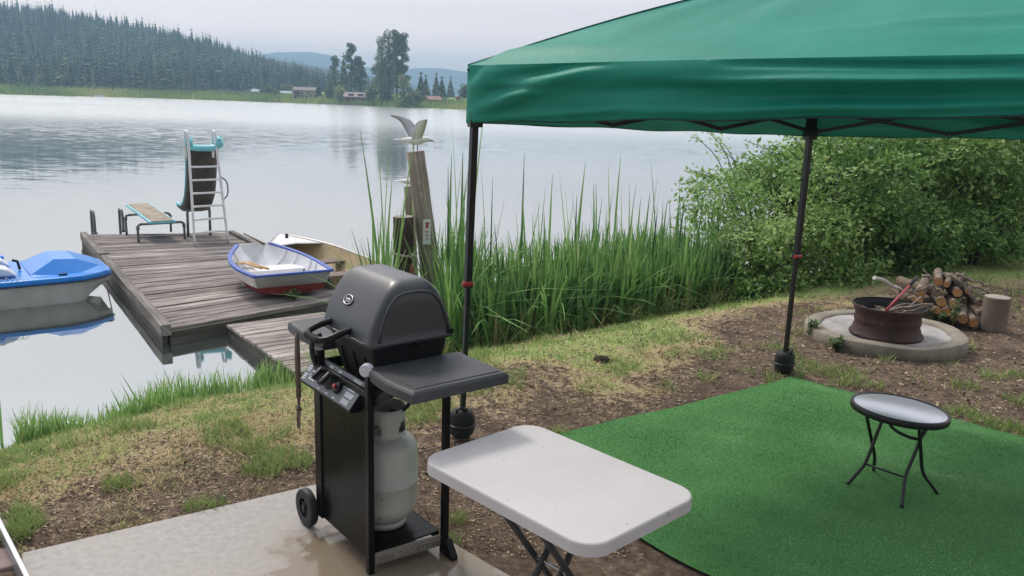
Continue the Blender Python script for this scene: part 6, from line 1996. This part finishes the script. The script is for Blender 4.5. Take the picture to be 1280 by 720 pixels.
# ================================================================== FAR SHORE: TREES
TREEL = M_tint("far_tree_leaf", [(0.0, (0.05, 0.08, 0.035)), (0.5, (0.16, 0.22, 0.08)), (1.0, (0.48, 0.50, 0.18))], 0.75, 0.15)
TG = "trees standing on the far shore"
def base_at(px, py_, Y):
    p = DP(px, py_, Y)
    return p.x, Y, float(ground_z(p.x, Y))
def fartree(name, lab, px, Y, h_, w_, kind, tint, seed, cat="tree"):
    rng = np.random.default_rng(seed)
    x, y, z = base_at(px, 128, Y)
    o = thing(name, lab, cat, (x, y, z - 0.15), 0, TG)
    if kind == "conifer":
        v, f, t = conifer_geo(rng, 13, 9, w_ / h_ * 0.62, 0.04, 0.35)
        V, F, T = v * h_, f, np.clip(t + tint - 0.5, 0, 1)
        m_ = CONIF; tr = 0.2
    else:
        cl = []
        if kind == "column":
            for k in range(26):
                u = (k + 0.5) / 26; r_ = w_ * 0.5 * (0.55 + 0.45 * sin(pi * min(1, u * 0.9 + 0.12)))
                cl.append((rng.normal() * 0.12 * w_, rng.normal() * 0.12 * w_, h_ * (0.05 + 0.93 * u), r_ * 0.85, r_ * 0.85, h_ * 0.055, tint + rng.normal() * 0.08))
        elif kind == "round":
            for k in range(16):
                d = unit(rng.normal(size=(1, 3)))[0] * rng.random() ** 0.4
                cl.append((d[0] * w_ * 0.32, d[1] * w_ * 0.32, h_ * 0.53 + d[2] * h_ * 0.30, w_ * 0.2, w_ * 0.2, h_ * 0.15, tint + rng.normal() * 0.1))
        elif kind == "pine":
            for k in range(20):
                u = k / 19; a = rng.random() * 6.28; q = w_ * 0.36 * (1.1 - 0.75 * u) * (0.5 + 0.5 * rng.random())
                cl.append((q * cos(a), q * sin(a), h_ * (0.22 + 0.76 * u), w_ * 0.19, w_ * 0.19, h_ * 0.034, tint + rng.normal() * 0.1))
        elif kind == "cone":
            for k in range(18):
                u = (k + 0.5) / 18; r_ = w_ * 0.5 * (1 - u) ** 0.7 * (0.7 + 0.3 * min(1, u * 6))
                cl.append((rng.normal() * 0.08 * w_, rng.normal() * 0.08 * w_, h_ * (0.04 + 0.94 * u), r_ * 0.85 + 0.05, r_ * 0.85 + 0.05, h_ * 0.06, tint + rng.normal() * 0.06))
        elif kind == "willow":
            for k in range(22):
                u = rng.random(); a = rng.random() * 6.28; q = w_ * 0.36 * (1 - 0.6 * u)
                cl.append((q * cos(a), q * sin(a), h_ * (0.12 + 0.82 * u), w_ * 0.17, w_ * 0.17, h_ * 0.09, tint + rng.normal() * 0.12))
        n = int(950 * max(1, h_ * w_ / 16))
        V, F, T = leaf_cloud(cl, min(n, 5000), 0.42 if h_ > 3 else 0.28, rng, 0.2, 0.6, 0.4, 0.14)
        m_ = TREEL; tr = 0.22
    fast_mesh("crown", V, F, T, m_, o)
    MB().tube([(0, 0, 0), (0.02, 0, h_ * 0.5), (0, 0, h_ * 0.93)], [0.035 * h_ * 0.5, 0.02 * h_ * 0.5, 0.006 * h_], 8).build("trunk", BARK, o)
FT = [  # name, label, px, Y, height, width, kind, tint, seed
    ("poplar_tree", "tallest dark column of poplar on the far shore", 486, 232, 17.5, 4.2, "column", 0.30, 1),
    ("poplar_tree", "pale slim poplar pressed against the left of the tall dark one", 477, 236, 16.2, 2.6, "column", 0.52, 2),
    ("pine_tree", "ragged open pine close to the right of the tall poplar", 496, 240, 17.0, 4.6, "pine", 0.30, 3),
    ("pine_tree", "tall open pine farthest right in the poplar group", 503, 243, 16.5, 5.0, "pine", 0.32, 4),
    ("willow_tree", "light green drooping tree in front of the tall pines at the water", 506, 219, 8.6, 4.6, "willow", 0.56, 5),
    ("willow_tree", "broad green bush tree at the water right of the drooping one", 518, 221, 4.8, 4.6, "round", 0.48, 6),
    ("pine_tree", "tall pale topped pine in the middle of the group behind the red house", 439, 262, 14.5, 5.0, "pine", 0.46, 7),
    ("fir_tree", "dark fir left in the group behind the red house", 430, 264, 12.5, 4.6, "conifer", 0.45, 8),
    ("pine_tree", "dark pine right in the group behind the red house", 450, 262, 11.0, 4.8, "pine", 0.28, 9),
    ("pine_tree", "thin grey pine between the tan house and the pine group", 419, 280, 11.5, 4.2, "pine", 0.34, 10),
    ("cedar_tree", "green pointed tree right of the tan house", 413, 243, 6.2, 3.8, "cone", 0.42, 11),
    ("maple_tree", "round yellow green tree between the tan house and the red house", 425.5, 238, 4.7, 4.2, "round", 0.80, 12),
    ("fir_tree", "small dark fir beside the tan house's right wall", 399, 246, 5.2, 2.8, "conifer", 0.38, 13),
    ("oak_tree", "bushy grey green tree between the red house and the poplars", 466, 230, 5.6, 4.0, "round", 0.46, 14),
    ("oak_tree", "leafy tree tucked under the left side of the poplars", 471, 244, 9.0, 4.2, "willow", 0.44, 15),
    ("fir_tree", "dark fir just right of the light drooping tree", 526, 236, 7.4, 4.4, "conifer", 0.42, 16),
    ("fir_tree", "dark fir behind the left end of the green roofed hut", 532, 240, 6.8, 4.0, "conifer", 0.40, 17),
    ("fir_tree", "broad dark fir behind the right end of the green roofed hut", 552, 238, 6.4, 4.6, "conifer", 0.40, 18),
    ("fir_tree", "small fir farther back right of the hut", 545, 262, 7.8, 3.8, "conifer", 0.44, 19),
    ("fir_tree", "hazy fir farthest back in the gap right of the hut", 563, 300, 7.0, 4.2, "conifer", 0.48, 20),
    ("oak_tree", "rounded dark tree at the left edge of the canopy", 580, 232, 4.6, 4.2, "round", 0.32, 21),
    ("oak_tree", "larger round green tree left of the tan house", 336, 252, 3.2, 3.0, "round", 0.40, 22),
    ("oak_tree", "small round dark tree nearest the tan house's left", 346, 250, 2.6, 2.2, "round", 0.36, 23),
    ("oak_tree", "small round tree beside the white roofed houses", 328, 256, 2.5, 2.2, "round", 0.34, 24),
    ("oak_tree", "hazy bush tree behind the tan house's left corner", 360, 272, 3.6, 4.6, "round", 0.46, 25),
]
for i, (nm, lab, px, Y, h_, w_, kd, tn_, sd_) in enumerate(FT):
    fartree(nm, lab, px, Y, h_ * 1.08, w_ * 1.1, kd, tn_ + 0.06, 300 + sd_)

# ================================================================== FAR SHORE: HOUSES AND JETTIES
def house(name, lab, px, Y, wd, dp, h_, rh, wallc, roofc, wins, yaw=0.0, cat="house", ridge_x=True, zoff=0.0):
    x, y, z = base_at(px, 124, Y)
    o = thing(name, lab, cat, (x, y, z + zoff), yaw, "houses on the far shore")
    o.scale = (1.22, 1.22, 1.3)
    wm_ = M(name + "_wall", wallc, tuple(c * 0.85 for c in wallc), 0.8, ns=1.5)
    rm_ = M(name + "_roof", roofc, tuple(c * 0.8 for c in roofc), 0.7, ns=1.2)
    a, b_ = wd / 2, dp / 2
    wl = MB().box(-a, a, -b_, b_, -1.2, h_)
    if ridge_x:
        wl.add([(-a, -b_, h_), (-a, b_, h_), (-a, 0, h_ + rh), (a, -b_, h_), (a, b_, h_), (a, 0, h_ + rh)], [(0, 2, 1), (3, 4, 5)])
    else:
        wl.add([(-a, -b_, h_), (a, -b_, h_), (0, -b_, h_ + rh), (-a, b_, h_), (a, b_, h_), (0, b_, h_ + rh)], [(0, 1, 2), (3, 5, 4)])
    wl.build("wall", wm_, o)
    e = 0.35
    rf = MB()
    if ridge_x:
        sl2 = rh / b_
        for s in (-1, 1):
            rf.add([(-a - e, s * (b_ + e), h_ - e * sl2 + 0.06), (a + e, s * (b_ + e), h_ - e * sl2 + 0.06), (a + e, 0, h_ + rh + 0.06), (-a - e, 0, h_ + rh + 0.06)], [(0, 1, 2, 3)])
    else:
        sl2 = rh / a
        for s in (-1, 1):
            rf.add([(s * (a + e), -b_ - e, h_ - e * sl2 + 0.06), (s * (a + e), b_ + e, h_ - e * sl2 + 0.06), (0, b_ + e, h_ + rh + 0.06), (0, -b_ - e, h_ + rh + 0.06)], [(0, 1, 2, 3)])
    rf.build("roof", rm_, o, solid=0.14)
    gl_ = M(name + "_pane", (0.05, 0.06, 0.07), None, 0.15)
    for (cx, cz, ww, hh) in wins:
        MB().box(cx - ww / 2, cx + ww / 2, -b_ - 0.03, -b_ + 0.02, cz - hh / 2, cz + hh / 2).build("window", gl_, o)
    return o
th = house("tan_house", "two storey tan house with a grey brown roof on the far shore", 381.5, 246, 4.6, 3.4, 1.85, 0.55, (0.52, 0.46, 0.34), (0.24, 0.20, 0.18), [(-0.4, 0.55, 0.35, 0.6), (0.5, 0.55, 0.3, 0.4), (-0.5, 1.35, 0.3, 0.35), (0.9, 1.35, 0.4, 0.35), (1.6, 0.6, 0.35, 0.6)], 0.12)
MB().box(-2.28, -1.05, -2.25, -1.72, -0.8, 1.78).build("porch", M("tan_house_porch", (0.17, 0.10, 0.08), None, 0.8), th)
MB().box(-2.3, -0.98, -2.3, -1.73, 0.83, 0.92).build("porch_deck", M("tan_house_deck", (0.35, 0.29, 0.22), None, 0.8), th)
rh_ = house("red_house", "dull red house with a pinkish roof on the far shore", 446.5, 236, 4.9, 3.2, 1.35, 0.75, (0.27, 0.10, 0.09), (0.42, 0.31, 0.30), [(-1.5, 0.5, 0.6, 0.5), (-0.4, 0.5, 0.6, 0.5), (1.5, 0.5, 0.6, 0.5)], -0.05)
MB().box(-1.7, -0.5, -1.42, -0.75, 1.42, 1.86).build("dormer", M("red_house_dormer", (0.24, 0.085, 0.075), None, 0.8), rh_)
MB().box(0.4, 1.6, -1.42, -0.75, 1.42, 1.86).build("dormer", M("red_house_dormer", (0.24, 0.085, 0.075), None, 0.8), rh_)
for cx in (-1.1, 1.0):
    MB().box(cx - 0.42, cx + 0.42, -1.45, -1.415, 1.5, 1.78).build("window", M("dormer_pane", (0.05, 0.06, 0.07), None, 0.15), rh_)
MB().loft([[(0.6, -2.5, 0.72), (2.3, -2.5, 0.72), (1.45, -2.5, 1.15)], [(0.6, -1.62, 0.72), (2.3, -1.62, 0.72), (1.45, -1.62, 1.15)]], smooth=False).build("porch_gable", M("red_house_gable", (0.30, 0.12, 0.10), None, 0.8), rh_)
hut = house("lake_hut", "small hut with a green and rust roof near the canopy edge", 541, 228, 2.6, 2.4, 0.75, 0.55, (0.42, 0.30, 0.22), (0.42, 0.24, 0.17), [(0.2, 0.4, 0.4, 0.35)], 0.5, "hut", True)
MB().add([(-1.66, -1.55, 0.60), (-1.66, 0, 1.42), (-0.4, 0, 1.42), (-0.4, -1.55, 0.60)], [(0, 1, 2, 3)]).build("green_roof", M("lake_hut_green", (0.10, 0.26, 0.10), None, 0.7), hut, solid=0.03)
house("red_shed", "tiny red shed among the reeds right beside the canopy edge", 573, 229, 1.0, 1.0, 0.7, 0.25, (0.42, 0.08, 0.05), (0.36, 0.08, 0.06), [(0, 0.35, 0.25, 0.3)], 0.1, "shed", False)
house("white_house", "low white roofed house farthest left among the far buildings", 316, 262, 2.6, 2.2, 0.7, 0.5, (0.50, 0.50, 0.50), (0.62, 0.63, 0.66), [(0.4, 0.35, 0.4, 0.3)], 0.3, "house", False)
house("white_house", "low house with a blue grey roof between the small trees", 323, 258, 2.2, 2.0, 0.6, 0.45, (0.35, 0.36, 0.38), (0.42, 0.46, 0.52), [(0.0, 0.3, 0.4, 0.3)], -0.3)
house("long_cabin", "long low cabin with a pale roof just left of the tan house", 355, 256, 3.4, 2.0, 0.55, 0.35, (0.34, 0.35, 0.33), (0.52, 0.55, 0.57), [(-0.6, 0.28, 0.5, 0.25), (0.6, 0.28, 0.5, 0.25)], 0.1, "cabin")
jw = M("jetty_wood", (0.30, 0.28, 0.25), (0.2, 0.19, 0.17), 0.9, ns=2)
def jetty(lab, px, w_, d_):
    x = DP(px, 130, 240).x
    y = float(np.interp(x, FXX, FYY)) - 3.2
    o = thing("jetty", lab, "jetty", (x, y, WATER), 0, "jetties on the far shore")
    MB().box(-w_ / 2, w_ / 2, -d_ / 2, d_ / 2, 0.22, 0.34).build("deck", jw, o)
    for sx_ in (-1, -0.33, 0.33, 1):
        MB().box(sx_ * w_ * 0.46 - 0.06, sx_ * w_ * 0.46 + 0.06, -d_ * 0.48, -d_ * 0.40, -0.5, 0.55).build("pile", jw, o)
jetty("short grey jetty with a platform below the tan house", 350, 3.0, 2.0)
jetty("long pale jetty below the red house", 430, 7.5, 1.6)
jetty("short jetty just left of the poplars", 455, 3.2, 1.6)
x = DP(67, 113, 215).x
fb_ = thing("far_boat", "tiny white boat moored by the reeds far left", "boat", (x, float(np.interp(x, FXX, FYY)) - 3.0, WATER))
MB().loft([[(-1.4, -0.5, 0.35), (-1.4, 0.5, 0.35), (-1.3, 0.35, -0.1), (-1.3, -0.35, -0.1)], [(0.5, -0.5, 0.38), (0.5, 0.5, 0.38), (0.4, 0.3, -0.1), (0.4, -0.3, -0.1)], [(1.5, -0.03, 0.5), (1.5, 0.03, 0.5), (1.2, 0.03, 0.0), (1.2, -0.03, 0.0)]], smooth=False).build("hull", whitep, fb_)
